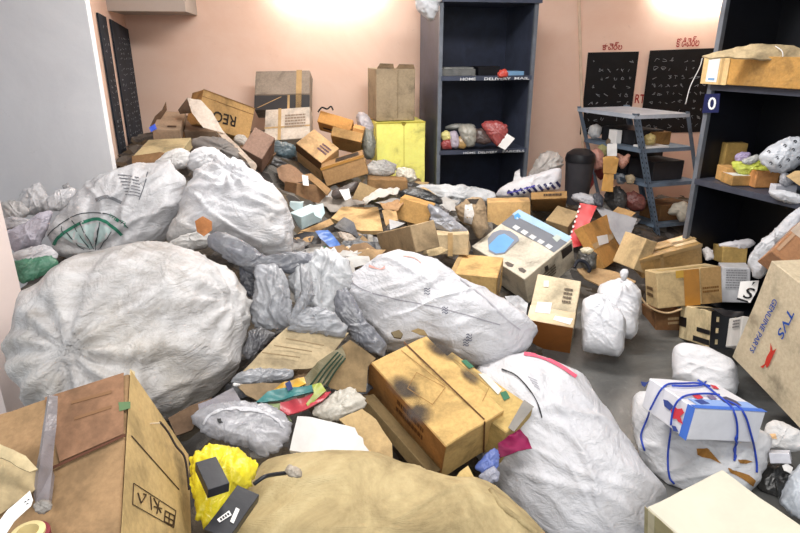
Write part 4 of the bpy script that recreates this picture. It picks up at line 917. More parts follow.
bag('plastic_wrap', 'long streaked grey plastic wrap sliding beside the lying tan carton', 'plastic', [(424,203),(438,207),(454,219),(468,230),(471,237),(455,237),(440,232),(430,227),(431,213)], 3.9, film((140, 142, 150), 1, 0.25, 0.5), T=0.3, wr=2.2, nt=70, nr=14)
b = B('carton', 'dusty brown leaning carton above the long white sack', 'carton', 3.65, dict(P=(376,233.5), A=(409,224), C=(381,256), AC=(417,254.5)), card((170, 142, 104), 0.4), dims=(None, 0.16, None), vis='b')
b = B('carton', 'crushed beige carton with torn tape above the long white sack', 'carton', 3.7, dict(P=(421,233), A=(469,237.5), C=(424,258), AC=(471,254), B=(424,230)), card((196, 172, 132), 0.45), dims=(None, 0.2, None), vis='bc', wob=0.012)
tape(b, 'ac', 'v', 0.6, 0.1, CLEAR()); patch(b, 'ac', rect(0.01, 0.1, 0.12, 0.4), plain((206, 160, 150), 0.4), 'pink_label'); sheet('carton_flap', 'torn flap', None, [(424,243),(434,246),(448,249),(440,255),(428,256)], 3.62, card((206, 180, 132), 0.3), lay=0.3, crump=0.02, parent=b.o)
sheet('grey_sheet', 'pale grey sheet wedged behind the dusty brown carton', 'sheet', [(389,219),(405,223),(390,230)], 3.85, sack((190, 190, 192), 0.5), lay=0.5)
# open kraft bag
bag('kraft_bag', 'upright open kraft paper bag with silvery side, left of a tan carton', 'bag', [(455,206),(462,203),(467,198),(480,197.5),(486,205),(488,230),(478,241),(472,227),(463,224),(457,217)], 4.15, card((168, 142, 108), 0.4), T=0.35, wr=1.8, nt=70, nr=14, keep='kraft')
polyon(['kraft'], [(465,205),(472,204),(474,214),(472,224),(464,222)], film((196, 190, 184), 1, 0.3, 0.3), 'silver_side', BAGS['kraft'][0], label='silvery grey side panel')
polyon(['kraft'], [(467,199.5),(479,199),(476,204.5),(470,203.5)], flat((48, 40, 34)), 'bag_mouth', BAGS['kraft'][0], label='dark open mouth')
b = B('carton', 'plain tan carton behind the carton with the blue monitor picture', 'carton', 4.35, dict(P=(531,201), A=(485.5,201), C=(531,231), AC=(488,231), B=(529,197)), card((208, 166, 104), 0.15), dims=(None, 0.2, None), vis='bc')
b = B('carton', 'darker brown carton with printed top edge right of the plain tan carton', 'carton', 4.6, dict(P=(531,199.5), A=(568.5,198.5), C=(534,221), AC=(562,215), B=(528.5,192), AB=(568,193)), card((168, 126, 72), 0.25), vis='bc')
textlines(b, 'ab', (0.35, 0.3, 0.85, 0.8), 1, flat((70, 50, 34)), seed=9)
# carton with the monitor picture
b = B('monitor_carton', 'large beige carton printed with a blue screen picture and grey band', 'carton', 3.65, dict(P=(524.3,279.5), A=(472,246.3), B=(572.5,238.3), AB=(516.3,210), C=(527,303), BC=(577,266)), card((206, 196, 176), 0.1), vis='abc')
pq = lambda u, v: (470 + u / 5.925, 200 + v / 5.925)
def PX(face, pts, c, name='printed_picture', lab=None, lift=0.0016, r=0.4): return patchpx(b, face, [pq(*p) for p in pts], plain(c, r, 0.4, 0, 0.06, 'print', 0), name, lift, label=lab)
PX('ab', [(250,85),(290,57),(605,222),(575,250)], (166, 196, 222), 'blue_band', 'pale blue printed band')
PX('ab', [(185,142),(250,88),(575,252),(497,312),(420,262)], (118, 122, 130), 'grey_band', 'dark grey printed band')
for k in range(5):
    x, y = 272 + k * 48.5, 165 + k * 28; PX('ab', [(x - 22, y - 2), (x - 2, y - 17), (x + 27, y), (x + 4, y + 17)], (206, 208, 208), 'printed_icon', 'small pale square icon', 0.0026)
PX('ab', [(488,225),(515,205),(545,222),(515,250)], (188, 198, 190), 'printed_badge', 'pale corner badge', 0.0026)
PX('ab', [(105,232),(135,195),(180,178),(240,185),(285,218),(292,240),(262,265),(205,318),(150,325),(112,305)], (132, 138, 150), 'screen_frame', 'grey oval screen frame', 0.0026)
PX('ab', [(112,270),(170,212),(205,202),(262,240),(205,312),(155,318),(115,296)], (112, 166, 220), 'screen_picture', 'bright blue screen picture', 0.0036)
PX('ab', [(262,92),(285,78),(302,98),(282,118),(264,112)], (84, 150, 206), 'round_logo', 'round blue emblem', 0.0026)
O, e1, e2, nn_ = frame(b, 'ab'); Ol = O + nn_ * 0.0045
q0, q1, q2 = [onplane(*pq(*p), Ol, nn_) for p in ((268, 108), (292, 90), (262, 88))]
text(b.o, 'hp', q0 + (q1 - q0) * 0.1, e1 * -1 if np.dot(q1 - q0, e1) < 0 else e2, nn_, 0.016, flat((226, 234, 240)), 'emblem_letters', shear=0.3)
PX('ab', [(205,372),(222,366),(262,384),(250,398),(222,392)], (96, 88, 82), 'printed_mark'); PX('ab', [(285,405),(310,402),(335,420),(320,434),(292,420)], (96, 88, 82), 'printed_mark')
PX('bc', [(538,300),(600,258),(606,300),(548,350)], (52, 48, 50), 'printed_box', 'dark square print'); PX('bc', [(440,396),(460,385),(466,412),(446,425)], (56, 52, 50), 'printed_box')
textlines(b, 'bc', (0.2, 0.3, 0.6, 0.7), 4, flat((110, 100, 86)), seed=4)
b = B('carton', 'plain sandy carton with a dark brown front, before the monitor picture carton', 'carton', 3.3, dict(P=(497.5,277.5), A=(449,270.5), B=(504,255), AB=(459,255)), card((212, 170, 102), 0.1), dims=(None, None, 0.2), vis='bc', up='c')
tape(b, 'ab', 'v', 0.93, 0.1, CLEAR()); patch(b, 'bc', rect(0.0, 0, 0.5, 1), CLEAR(), 'clear_tape')
sheet('plastic_sheet', 'pale plastic caught under the sandy carton', 'plastic', [(505,296),(518,296),(528,304),(526,316),(512,312)], 3.2, film((196, 196, 200), 0.9, 0.3, 0.3), lay=0.3, crump=0.02)
# upright parcel with brown front
b = B('carton', 'beige parcel standing on the floor with orange-brown front and white labels', 'carton', 3.02, dict(P=(573,328), A=(529,317), B=(582,279), AB=(536,274.5), C=(568,366)), card((208, 190, 156), 0.15), vis='abc')
patch(b, 'ac', rect(0, 0.0, 1, 1), plain((170, 104, 46), 0.4, 0.4, 0, 0.15), 'brown_front', label='orange-brown front face'); 
patch(b, 'ab', rect(0, 0.0, 1, 0.3), plain((200, 172, 124), 0.3, 0.5), 'clear_tape'); patch(b, 'bc', rect(0, 0.0, 0.25, 1), CLEAR(), 'clear_tape')
patchpx(b, 'ab', [(537.5,302),(552,303),(550,314),(535,312.5)], PAPER(), lift=0.003); patchpx(b, 'ab', [(555,316),(573,319),(570,325),(553,320)], PAPER(), lift=0.003)
patchpx(b, 'ab', [(544,281),(548.5,281),(548.5,287),(543.5,287)], PAPER(), lift=0.003); textlines(b, 'ab', (0.15, 0.45, 0.34, 0.8), 4, flat((90, 78, 66)), 'printed_marks', 8)
# red folder, silver sheet, label panel
b = B('carton', 'open olive carton lid behind the red folder', 'carton', 4.35, dict(P=(568,227), A=(543,220), B=(578,212), AB=(560,205), C=(568,236)), card((176, 148, 104), 0.3), vis='bc')
s_ = sheet('red_folder', 'bright red folder with white edge holes on the right heap', 'folder', [(580,203),(597,206),(590,222),(584,245),(573,248),(569,240),(575,222)], 4.3, plain((214, 60, 62), 0.4, 0.4), lay=0.35, th=0.006, crump=0.006)
_n = np.array(s_['_n']); _c = at(583, 225, 4.3)
for k in range(7):
    x, y = 579.0 - k * 1.6, 206 + k * 5; plate([onplane(*q, _c, _n) for q in ((x, y), (x + 1.8, y + .5), (x + 1.2, y + 2.5), (x - .4, y + 2.2))], _n, 0.012, 0.001, PAPER(), 'punched_tab', s_)
sheet('silver_sheet', 'large grey silvery printed sheet before the slotted rack', 'sheet', [(594,206),(612,211),(637,219),(630,236),(620,246),(612,232),(600,214)], 4.55, plain((168, 168, 172), 0.35, 0.5), lay=0.5, th=0.008, crump=0.008)
small('plastic_scrap', 'crumpled silvery wrap behind the red folder', 'plastic', [(569,197),(580,193),(592,196),(600,204),(590,206),(578,202)], (176, 176, 182), 4.75)
small('plastic_scrap', 'blue-black plastic straps beside the crumpled silvery wrap', 'plastic', [(592,196),(598,192),(604,198),(603,207),(596,206)], (48, 52, 64), 4.7)
b = B('carton', 'upright kraft carton with a small white label, leaning by the red folder', 'carton', 4.15, dict(P=(581.7,226), A=(611,215.5), C=(608,270), AC=(626,250)), card((196, 138, 66), 0.2), dims=(None, 0.07, None), vis='b')
patchpx(b, 'ac', [(596.5,236.5),(607,234.5),(608.5,243),(599,245.5)], PAPER())
tape(b, 'ac', 'u', 0.5, 0.12, CLEAR())
small('charger_bundle', 'black and cream charger bundle right of the monitor picture carton', 'charger', [(577,251),(590,249),(597,255),(596,268),(586,270),(580,262)], (62, 60, 56), 3.85, T=0.3)
small('cream_scrap', 'cream plastic clip on top of the black charger bundle', 'scrap', [(580,249),(588,247),(594,250),(590,254),(582,253)], (214, 204, 176), 3.75)
V, F = tube(spline([at(574,268,3.6), at(578,261,3.62), at(585,262,3.62), at(590,269,3.6), at(588,272,3.6)], 6), 0.012, 6); finish(mesh('cable', V, F, flat((34, 36, 44)), smooth=True), 'thick black cable loop at the end of the monitor picture carton', 'cable')
sheet('cardboard_piece', 'flat brown cardboard sheet behind the white tied bags', 'cardboard', [(577,270),(590,266),(612,271),(636,281),(628,290),(604,287),(585,279)], 3.75, card((176, 140, 96), 0.25), lay=0.7, th=0.01)
b = B('carton', 'pale tan carton tilted against the tape-wrapped parcel', 'carton', 3.95, dict(P=(612,261), A=(626,231), B=(634,270), AB=(646,238)), card((206, 176, 124), 0.15), dims=(None, None, 0.1), vis='c')
b = B('taped_parcel', 'glossy tape-wrapped tan parcel, topmost beside the right hand rack', 'parcel', 3.75, dict(P=(639.5,260), A=(702.5,247), B=(628,248.5), C=(642,284), AB=(689,233.5), AC=(702.5,259)), card((206, 160, 92), 0.15, 0.75), vis='abc', wob=0.006)
tape(b, 'ab', 'u', 0.5, 0.2, CLEAR()); tape(b, 'ac', 'v', 0.35, 0.05, CLEAR()); tape(b, 'ac', 'u', 0.08, 0.16, CLEAR()); patch(b, 'ab', rect(0.62, 0.2, 0.97, 0.9), plain((226, 196, 150), 0.2, 0.6), 'clear_tape')
b = B('carton', 'beige carton with a broad brown tape band below the tape-wrapped parcel', 'carton', 3.42, dict(P=(656,273), A=(721.7,267.5), C=(659,309.5), B=(643.5,270.5), AC=(721.3,302), AB=(706,262)), card((200, 172, 120), 0.1), vis='abc')
patch(b, 'ac', rect(0.42, 0.0, 0.66, 1), plain((180, 124, 46), 0.3, 0.5), 'brown_tape', label='broad brown tape band'); patch(b, 'ac', rect(0.3, 0.0, 0.42, .2), plain((204, 160, 60), 0.3, 0.5), 'tape_strip'); patch(b, 'ab', rect(0.1, 0.3, 0.95, 0.55), plain((222, 196, 140), 0.2, 0.6), 'clear_tape')
patch(b, 'ac', rect(0.68, 0.0, 0.995, 0.99), card((178, 138, 84), 0.1), 'darker_panel'); textlines(b, 'ac', (0.7, 0.5, 0.95, 0.7), 2, flat((120, 84, 44)), seed=12); textlines(b, 'bc', (0.3, 0.4, 0.8, 0.75), 2, flat((90, 66, 44)), seed=13)
b = B('carton', 'small open tan carton with white plastic in it, below the right hand rack', 'carton', 3.8, dict(P=(723,247), A=(752,247), C=(723.5,264.5), B=(712,244), AC=(744,264.5), BC=(712,259)), card((204, 164, 88), 0.15), vis='abc')
small('white_plastic_bag', 'crumpled white plastic lying in the small open tan carton', 'plastic', [(713,243),(728,243),(746,239),(757,241),(752,247),(738,250),(728,248),(718,247)], (224, 220, 224), 3.82, T=0.25)
b = B('white_carton', 'white printed carton behind the beige carton with tape band', 'carton', 3.6, dict(P=(722,267), A=(753,268), C=(722,303), AC=(748,303), B=(718,262)), plain((214, 214, 218), 0.5), dims=(None, 0.2, None), vis='bc')
textlines(b, 'ac', (0.15, 0.05, 0.85, 0.6), 8, flat((150, 150, 154)), seed=14)
small('plastic_bag', 'small clear bag of white stuff right of the tape-wrapped parcel', 'bag', [(702,250),(707,247),(713,251),(714,259),(706,261)], (206, 200, 198), 3.8)
s_ = sheet('printed_bag', 'white sheet printed with a bold black S beside the large carton', 'sheet', [(740.4,281.5),(759,280.5),(757,291),(750,303),(737.4,299)], 3.0, PAPER(), lay=0.15, crump=0.002)
_n = np.array(s_['_n']); _c = at(748, 291, 3.0) + _n * 0.006
q0, q1 = onplane(742.5,297.5,_c,_n), onplane(753,299.5,_c,_n); text(s_, 'S', q0, q1 - q0, _n, 0.062, flat((24, 24, 28)), 'bold_letter', shear=0.2, width=float(np.linalg.norm(q1 - q0)))
for pg in ([(737.4,297.5),(748,301),(748.5,303),(736.5,299.5)], [(753,282),(755.5,282),(751.5,286)]): plate([onplane(*q, _c, _n) for q in pg], _n, 0, 0.0006, flat((24, 24, 28)), 'black_stroke', s_)
b = B('carton', 'cream carton with black tape strips and black-wrapped end on the floor', 'carton', 3.1, dict(P=(711.5,311), A=(683,305), C=(707,348), B=(741,312), AC=(679.5,338.5), AB=(700,304)), card((216, 194, 146), 0.1), dims=(None, 0.16, None), vis='abc')
BKT = plain((22, 20, 24), 0.35, 0.5)
patch(b, 'ac', rect(0.75, 0.35, 1.0, 0.62), BKT, 'black_tape'); patch(b, 'ac', rect(0.0, 0.52, 0.4, 0.64), BKT, 'black_tape'); patch(b, 'ac', rect(0.0, 0.78, 0.5, 0.92), BKT, 'black_tape'); patch(b, 'bc', rect(0, 0, 0.9, 1), BKT, 'black_wrap', label='black-wrapped end'); patch(b, 'ab', rect(0.35, 0, 0.5, 1), BKT, 'black_tape'); patch(b, 'ab', rect(0.0, 0.0, 0.2, 1), BKT, 'black_tape')
for k in range(3): patch(b, 'bc', rect(0.2, 0.15 + k * 0.3, 0.3, 0.28 + k * 0.3), card((216, 194, 146), 0.1), 'gap', lift=0.003)
sheet('black_strap', 'black strap end sticking out over the white box', 'strap', [(711,309),(730,311),(744,312),(742,317),(726,317)], 3.02, BKT, lay=0.5, th=0.006)
b = B('white_box', 'narrow white box between the black-taped carton and the large beige carton', 'box', 2.98, dict(P=(729,318), A=(745,315), C=(728,347), AC=(736,347)), plain((220, 218, 214), 0.5), dims=(None, 0.12, None), vis='b')
textlines(b, 'ac', (0.4, 0.1, 0.9, 0.4), 3, flat((110, 108, 110)), seed=15)
b = B('carton', 'dark wet-looking brown carton on the floor under the beige taped carton', 'carton', 3.5, dict(P=(655,312), A=(684,308), C=(658,338), AC=(682,341), B=(641,303)), card((134, 92, 56), 0.5), dims=(None, 0.25, None), vis='ab')
textlines(b, 'ac', (0.45, 0.2, 0.9, 0.5), 2, flat((190, 160, 120)), seed=16)
V, F = tube(spline([at(638,292,3.35), at(645,303,3.33), at(655,310,3.32), at(668,313,3.32), at(682,309,3.3)], 6), 0.006, 6); finish(mesh('tape_strand', V, F, flat((196, 168, 130)), smooth=True), 'twisted strand of tan tape hanging round the beige taped carton', 'tape')
# tied white bags on the floor
bag('white_bag', 'rear tied white plastic bag with a knotted top on the floor', 'bag', [(597,293),(600,285),(610,281),(619,278),(628,280),(637,286),(641.5,295),(641,310),(638.5,318),(637.5,333),(632,339),(624,338),(610,320)], 3.32, sack((244, 244, 248), 0.1, (180, 182, 188), 0.35, 0.6), T=0.45, wr=0.9, lay=0.05, lump=.6, knots=[(624, 280, 0.25)], keep='knotbag', power=4)
bag('bag_knot', None, None, [(619.5,272),(624,268.5),(629,270),(627.5,277),(625,282),(621.5,280)], 3.25, sack((230, 230, 234), 0.1), T=0.4, wr=1.5, nt=30, nr=8, parent=BAGS['knotbag'][0])
bag('white_bag', 'front boxy white plastic bag standing on the floor', 'bag', [(581.5,308),(583,300),(590,295.5),(602,293),(609,300),(622,311),(626,320),(625,334),(624.5,349),(618.5,357),(604,355),(582.5,351)], 3.1, sack((242, 243, 248), 0.1, (180, 182, 190), 0.35, 0.6), T=0.45, wr=0.7, lay=0.05, lump=.5, knots=[(606, 300, 0.3)], power=4.5)
# ---- right edge
b = B('large_carton', 'large beige carton with blue lettering leaning at the right edge', 'carton', 2.6, dict(P=(731,357), A=(771,260), B=(800,430)), card((200, 182, 150), 0.08), dims=(None, None, .3), vis='c')
INK = flat((36, 76, 158)); 
O, e1, e2, nn_ = frame(b, 'ab'); Ol = O + nn_ * 0.004
def rottext(body, p0, p1, phgt, m, nm='printed_letters', shear=0.0):
    q0, q1, q2 = onplane(*p0, Ol, nn_), onplane(*p1, Ol, nn_), onplane(*phgt, Ol, nn_); x = q1 - q0; h = q2 - q0; h = h - x * np.dot(h, x) / np.dot(x, x)
    return text(b.o, body, q0, x, nn_, float(np.linalg.norm(h)), m, nm, shear, width=float(np.linalg.norm(x)), ydir=h)
rottext('TVS', (788.5,308.5), (776.5,335), (796,311), INK, shear=0.2); rottext('GENUINE PARTS', (773.5,298), (749.5,350), (778.5,300), INK)
hp_ = [(760.5,367),(765,364),(767,357),(770.5,351),(771,343),(773,351),(777,348.5),(774,354),(771.5,360),(769.5,365),(767,368),(766,364.5),(763.5,368)]
patchpx(b, 'ab', hp_, flat((198, 60, 48)), 'red_emblem', label='red leaping horse emblem')
b = boxabs('brown_parcel', 'shiny brown tape-wrapped parcel at the right edge on the large carton', 'parcel', at(770.5,251,2.72), at(812,284,2.6), at(800,210,2.85), 0.14, card((176, 122, 80), 0.2, 0.7))
patch(b, 'ab', rect(0.0, 0.55, 0.8, 0.85), plain((220, 200, 180), 0.15, 0.7), 'clear_tape'); patch(b, 'ab', rect(0.05, 0.1, 0.12, 0.9), plain((196, 160, 130), 0.15, 0.7), 'clear_tape')
bag('white_bag', 'white plastic bag sloping down under the shiny brown parcel', 'bag', [(746.5,261),(753,250),(763,240),(777,227),(797,208),(812,204),(806,222),(780,245),(772,254),(771,266),(764,278),(757,279),(752,270)], 3.0, sack((216, 218, 224), 0.2, (160, 164, 174), 0.3, 1.0), T=0.3, wr=2, nt=90, nr=16, lay=0.1)
# ---- things on the right hand cabinet shelf
def oncz(px, py, z): return atz(px, py, z)
Cz = zc2 + 0.003
litem('carton', 'tall narrow mustard carton at the back of the right rack shelf', 'carton', CP + CX * 0.02 + CY * 0.3 + Z * Cz, CX * 0.13, CY * 0.08, Z * 0.2 , card((170, 140, 70), 0.2)) if 0 else None
def cabitem(name, lab, cat, px0, px1, pyb, hpx, dep, m, yaw=0.0, wob=0.0015):
    p0, p1 = oncz(px0, pyb, Cz), oncz(px1, pyb, Cz); ex = p1 - p0; top = onplane(px0, pyb - hpx, p0, np.array([p0[0], p0[1], 0]) / np.linalg.norm(p0[:2]))
    ey = np.array([-ex[1], ex[0], 0]); ey = ey / np.linalg.norm(ey) * dep
    return litem(name, lab, cat, p0, ex, ey, Z * (top[2] - p0[2]), m)
cabitem('carton', 'tall mustard carton standing at the back of the right rack shelf', 'carton', 721, 742, 178, 35, 0.07, card((176, 140, 70), 0.2))
c_ = cabitem('carton', 'small orange-tan box left of the white-topped one on the right rack', 'box', 724, 736, 182.5, 15, 0.12, card((206, 152, 86), 0.15))
c_ = cabitem('carton', 'small tan box with a white top on the right rack shelf', 'box', 731, 752, 186, 10, 0.14, card((196, 148, 80), 0.15)); patch(c_, 'AB', rect(0.05, 0.05, 0.95, 0.95), PAPER(), 'white_top', label='white top')
c_ = cabitem('carton', 'orange mottled box in the middle of the right rack shelf', 'box', 754, 777, 188, 17, 0.1, card((216, 146, 82), 0.4))
c_ = cabitem('carton', 'small dark tan box just right of the orange mottled box', 'box', 777, 785, 187, 11, 0.1, card((150, 104, 60), 0.3))
small('silver_packet', 'silver packet behind the white keypad packet on the right rack', 'packet', [(780,176),(784,172),(791,175),(794,183),(786,187),(780,184)], (166, 168, 176), 3.4, lay=.05)
c_ = cabitem('white_box', 'white carton lying near the front of the right rack shelf', 'box', 774, 796, 195, 10, 0.06, plain((216, 216, 224), 0.4))
small('bubble_packet', 'white packet with grey dots at the front edge of the right rack shelf', 'packet', [(765,193),(774,189),(790,194),(806,198),(808,206),(792,203),(776,198)], (206, 208, 214), 3.28, lay=.4, keep='dots')
small('lilac_packet', 'small lilac box-shaped packet on the right rack shelf', 'packet', [(735,156),(741,152),(750,153),(752,159),(744,163),(736,162)], (168, 152, 190), 3.8, lay=.05)
small('yellow_packet', 'bright yellow-green plastic packet on the right rack shelf', 'packet', [(729,163),(737,161),(748,163),(754,156),(762,158),(770,167),(772,174),(757,174),(743,175),(735,170)], (196, 204, 78), 3.68, lay=.1, nt=70, T=0.2)
small('clear_packet', 'clear crinkled bag lying on the yellow-green packet', 'packet', [(742,160),(750,157),(758,154),(760,160),(750,165),(743,164)], (176, 178, 176), 3.6, lay=.1)
bag('printed_white_bag', 'large white bag with small black marks on the right rack shelf', 'bag', [(758.5,157),(768,148),(780,142),(788,138),(796,137),(806,140),(808,158),(796,168),(784,174),(770,171),(763,165)], 3.45, sack((216, 220, 228), 0.15, (170, 174, 184), 0.3, 0.8), T=0.35, wr=1.6, nt=80, nr=16, lay=.05, keep='marks')
rs = random.Random(4)
for k in range(9):
    x, y = [(769,152),(777,158),(785,146),(793,150),(788,160),(798,158),(780,166),(771,163),(795,142)][k]; ribbon(['marks'], [(x - 1.5, y), (x, y - 1.5), (x + 1.5, y), (x, y + 1.3)], 0.9, flat((40, 40, 48)), 'black_mark', BAGS['marks'][0], n=2)
sheet('carton_flap_piece', 'torn tan card at the right frame edge on the rack shelf', 'cardboard', [(786,176),(795,171),(808,170),(808,182),(800,186)], 3.3, card((214, 176, 120), 0.2), lay=.2)
# parcel on the upper shelf
zq = zc1 + 0.003; pA = CP + Z * zq; p0 = pA + CY * 0.0; 
b = Box(); ex = CX * 0.85; ey = CY * 0.3
pw = oncz(738, 82.5, zq)
b = litem('wide_parcel', 'wide tan parcel with white label on the upper shelf of the right rack', 'parcel', p0 - CX * 0.02 - CY * 0.05, ex, ey, Z * 0.165, card((190, 138, 62), 0.2, 0.4), wob=0.004)
O, e1, e2, nn_ = frame(b, 'ac'); W_ = np.linalg.norm(ex)
patch(b, 'ac', rect(0.0, 0.0, 0.22, 1), card((214, 178, 118), 0.2), 'paper_wrap', label='pale wrapped left end'); patch(b, 'ac', rect(0.045, 0.08, 0.14, 0.95), PAPER(), 'paper_label', lift=0.003); patch(b, 'ac', rect(0.065, 0.14, 0.12, 0.22), flat((120, 160, 200)), 'blue_stripe', lift=0.0045); textlines(b, 'ac', (0.06, 0.4, 0.13, 0.9), 5, flat((150, 160, 170)), seed=21)
patch(b, 'ac', rect(0.155, 0.0, 0.175, 1), CLEAR(), 'tape_strip', lift=0.003)
s_ = sheet('parcel_lid', 'bulging torn top', None, [(702,57),(722,52),(742,47),(756,45),(790,46),(812,50),(812,58),(760,60),(730,58),(710,60)], 3.56, card((196, 172, 128), 0.25, 0.3), lay=0.5, th=0.01, crump=0.012, parent=b.o)
V, F = tube(spline([onplane(778,46,pA,CY), onplane(785,52,pA,CY), onplane(784,62,pA,CY), onplane(776,76,pA,CY), onplane(772,84,pA,CY)], 6), 0.003, 5)
V = np.array(V) - CY * 0.02; finish(mesh('string', V, F, PAPER(), smooth=True), 'white string hanging from the wide parcel on the upper shelf', 'string')
V, F = tube(spline([onplane(689,104,pA,CY), onplane(694,86,pA,CY), onplane(703,68,pA,CY), onplane(706,58,pA,CY)], 6), 0.003, 5); V = np.array(V) - CY * 0.03
finish(mesh('string', V, F, PAPER(), smooth=True), 'white string hanging left of the wide parcel', 'string')
# ------------------------------------------------------------------ big sacks and the foreground
SK = sack((222, 222, 228), 0.4, (158, 156, 156), 0.4, 1.1); SKD = sack((222, 220, 220), 0.75, (138, 132, 126), 0.4, 1.2)
bag('large_sack', 'huge dusty white sack with a stitched knot at the left front', 'sack', [(22,298),(45,276),(75,261),(110,250),(143,245),(180,249),(212,262),(240,281),(250,306),(247,335),(237,372),(214,396),(169,415),(120,424),(60,425),(24,402),(10,364),(11,329)], 2.1, SKD, T=0.34, Tb=0.4, lay=0.2, wr=0.7, knots=[(65, 351, 0.35), (238, 300, 0.15)], nt=150, nr=40, keep='big', seed=3, lump=0.8)
bag('printed_sack', 'grey-white sack printed with a green arc behind the huge dusty sack', 'sack', [(43,236),(60,215),(75,195),(90,178),(110,171),(150,165),(172,164),(185,182),(183,205),(171,228),(156,243),(117,262),(80,264),(55,252)], 2.95, sack((212, 212, 216), 0.5, (148, 146, 146), 0.4, 1.0), T=0.32, lay=0.2, wr=1.2, knots=[(92, 252, 0.5)], nt=130, nr=34, keep='green', seed=8)
GRN = flat((52, 122, 98)); g_ = BAGS['green'][0]
ribbon(['green'], [(54,245),(58,238),(68,230),(82,222.5),(95,219),(104,221),(114,228),(122,235)], 3.2, GRN, 'green_arc', g_, label='dark green printed arc')
ribbon(['green'], [(46,239),(52,231),(64,222),(80,214),(100,213),(115,217),(128,228)], 0.9, flat((60, 66, 68)), 'grey_arc', g_)
polyon(['green'], [(62,236),(82,226),(98,222),(112,230),(104,240),(92,249),(75,244)], plain((186, 206, 204), 0.5), 'pale_green_panel', g_, 0.002)
for k, (p, q) in enumerate((((62,226),(64,234)),((72,220),(78,226)),((80,222),(94,249)),((100,222),(95,250)),((66,232),(84,250)),((74,226),(90,250)),((112,232),(98,250)))): ribbon(['green'], [p, ((p[0] + q[0]) / 2 - 1, (p[1] + q[1]) / 2), q], 0.8, flat((60, 72, 74)), 'fold_line', g_, 0.005, n=3)
def bagtext(key, body, p0, p1, hpx, m, name='printed_letters'):
    """letters laid on the cloth one by one along the line p0-p1"""
    o, bv = BAGS[key]; n_ = len(body); p0, p1 = np.array(p0, float), np.array(p1, float)
    for i, ch in enumerate(body):
        if ch == ' ': continue
        a_ = p0 + (p1 - p0) * i / n_; b_ = p0 + (p1 - p0) * (i + 0.8) / n_; ha, hb = hit([bv], *a_, 0.004), hit([bv], *b_, 0.004)
        t_ = (p1 - p0) / np.linalg.norm(p1 - p0); hc = hit([bv], a_[0] + t_[1] * hpx, a_[1] - t_[0] * hpx, 0.004)
        if not (ha and hb and hc): continue
        x = hb[0] - ha[0]; h = hc[0] - ha[0]; nn = np.cross(x, h); nn /= np.linalg.norm(nn); h = h - x * np.dot(h, x) / np.dot(x, x)
        text(o, ch, ha[0], x, nn, float(np.linalg.norm(h)), m, name, width=float(np.linalg.norm(x)))
bagtext('green', 'WHITE', (108,216), (127,228), 3.6, GRN)
for k in range(7): ribbon(['green'], [(118 + k * 1.3, 175 + k * 3.3), (128 + k, 176 + k * 3.2), (139 + k * 0.3, 178 + k * 3.2)], 0.9, flat((104, 106, 112)), 'printed_line', g_, n=3)
ribbon(['green'], [(148,172),(144,186),(139,200)], 0.9, flat((90, 92, 98)), 'printed_line', g_, n=4)
ribbon(['green'], [(96,200),(108,197),(122,203)], 3.2, flat((112, 114, 118)), 'smudged_letters', g_, n=4)
bag('large_sack', 'tall grey-white sack heaped in the middle left behind the huge dusty sack', 'sack', [(164,240),(177,216),(184,190),(195,172),(217,162),(238,164),(259,176),(280,194),(290,215),(293,236),(292,258),(268,262),(245,252),(222,244),(205,246),(185,248)], 3.0, sack((220, 220, 224), 0.4, (150, 146, 142), 0.45, 1.0), T=0.36, lay=0.25, wr=1.1, nt=140, nr=36, keep='mid', seed=21, knots=[(228, 168, 0.25)])
bag('plastic_bundle', 'small white plastic bundle on top of the heap above the tall sack', 'plastic', [(150,168),(160,158),(168,151),(180,148),(190,152),(193,162),(184,168),(168,172)], 3.35, sack((222, 222, 226), 0.3), T=0.35, wr=1.6, nt=70, nr=16)
bag('plastic_bundle', 'rounded white plastic bundle right of the small one above the tall sack', 'plastic', [(186,168),(190,153),(200,147),(213,148),(226,155),(232,164),(218,170),(200,174)], 3.4, sack((224, 224, 228), 0.3), T=0.35, wr=1.6, nt=70, nr=16)
bag('plastic_bundle', 'flat white plastic lying between the two sacks with cardboard peeping out', 'plastic', [(168,242),(185,235),(200,230),(212,234),(208,246),(190,250),(172,250)], 2.75, sack((206, 204, 202), 0.5), T=0.25, wr=1.8, nt=70, nr=16)
sheet('cardboard_piece', 'orange-brown scrap of card under the tall grey-white sack', 'cardboard', [(195,222),(203,217),(212,222),(212,230),(204,237),(197,232)], 2.62, card((186, 116, 62), 0.3), lay=0.3, crump=0.01)
# left rear heap of plastics
lft = [([(14,205),(24,190),(38,184),(48,196),(56,204),(48,212),(34,214),(20,214)], 'grey-white crumpled plastic heaped against the near white wall', (196, 196, 200), 3.2),
 ([(0,206),(10,200),(22,204),(30,212),(20,222),(2,222)], 'dirty crumpled plastic lying at the far left edge', (176, 174, 174), 3.0),
 ([(46,200),(58,190),(70,190),(78,186),(74,198),(62,210),(50,210)], 'wrinkled white plastic between the wall and the green printed sack', (204, 204, 208), 3.1),
 ([(62,186),(68,183),(72,190),(66,194)], 'little grey plastic knot against the near white wall', (150, 150, 154), 3.3),
 ([(-6,222),(12,218),(30,220),(40,226),(20,232),(-4,230)], 'grey wrinkled film below the dirty plastic at the left edge', (170, 168, 172), 2.85)]
for k, (pg, lab, c, Y) in enumerate(lft): bag('plastic_bundle', lab, 'plastic', pg, Y, film(c, 1, 0.4, 0.45), T=0.3, wr=2.0, nt=64, nr=14, lay=0.3)
bag('folded_sack', 'lilac-grey folded sack left of the green printed sack', 'sack', [(6,232),(24,224),(42,212),(54,210),(50,222),(44,236),(40,246),(16,252),(8,246)], 2.75, sack((196, 192, 204), 0.3, (150, 146, 160), 0.4, 1.0), T=0.25, wr=1.6, nt=90, nr=20)
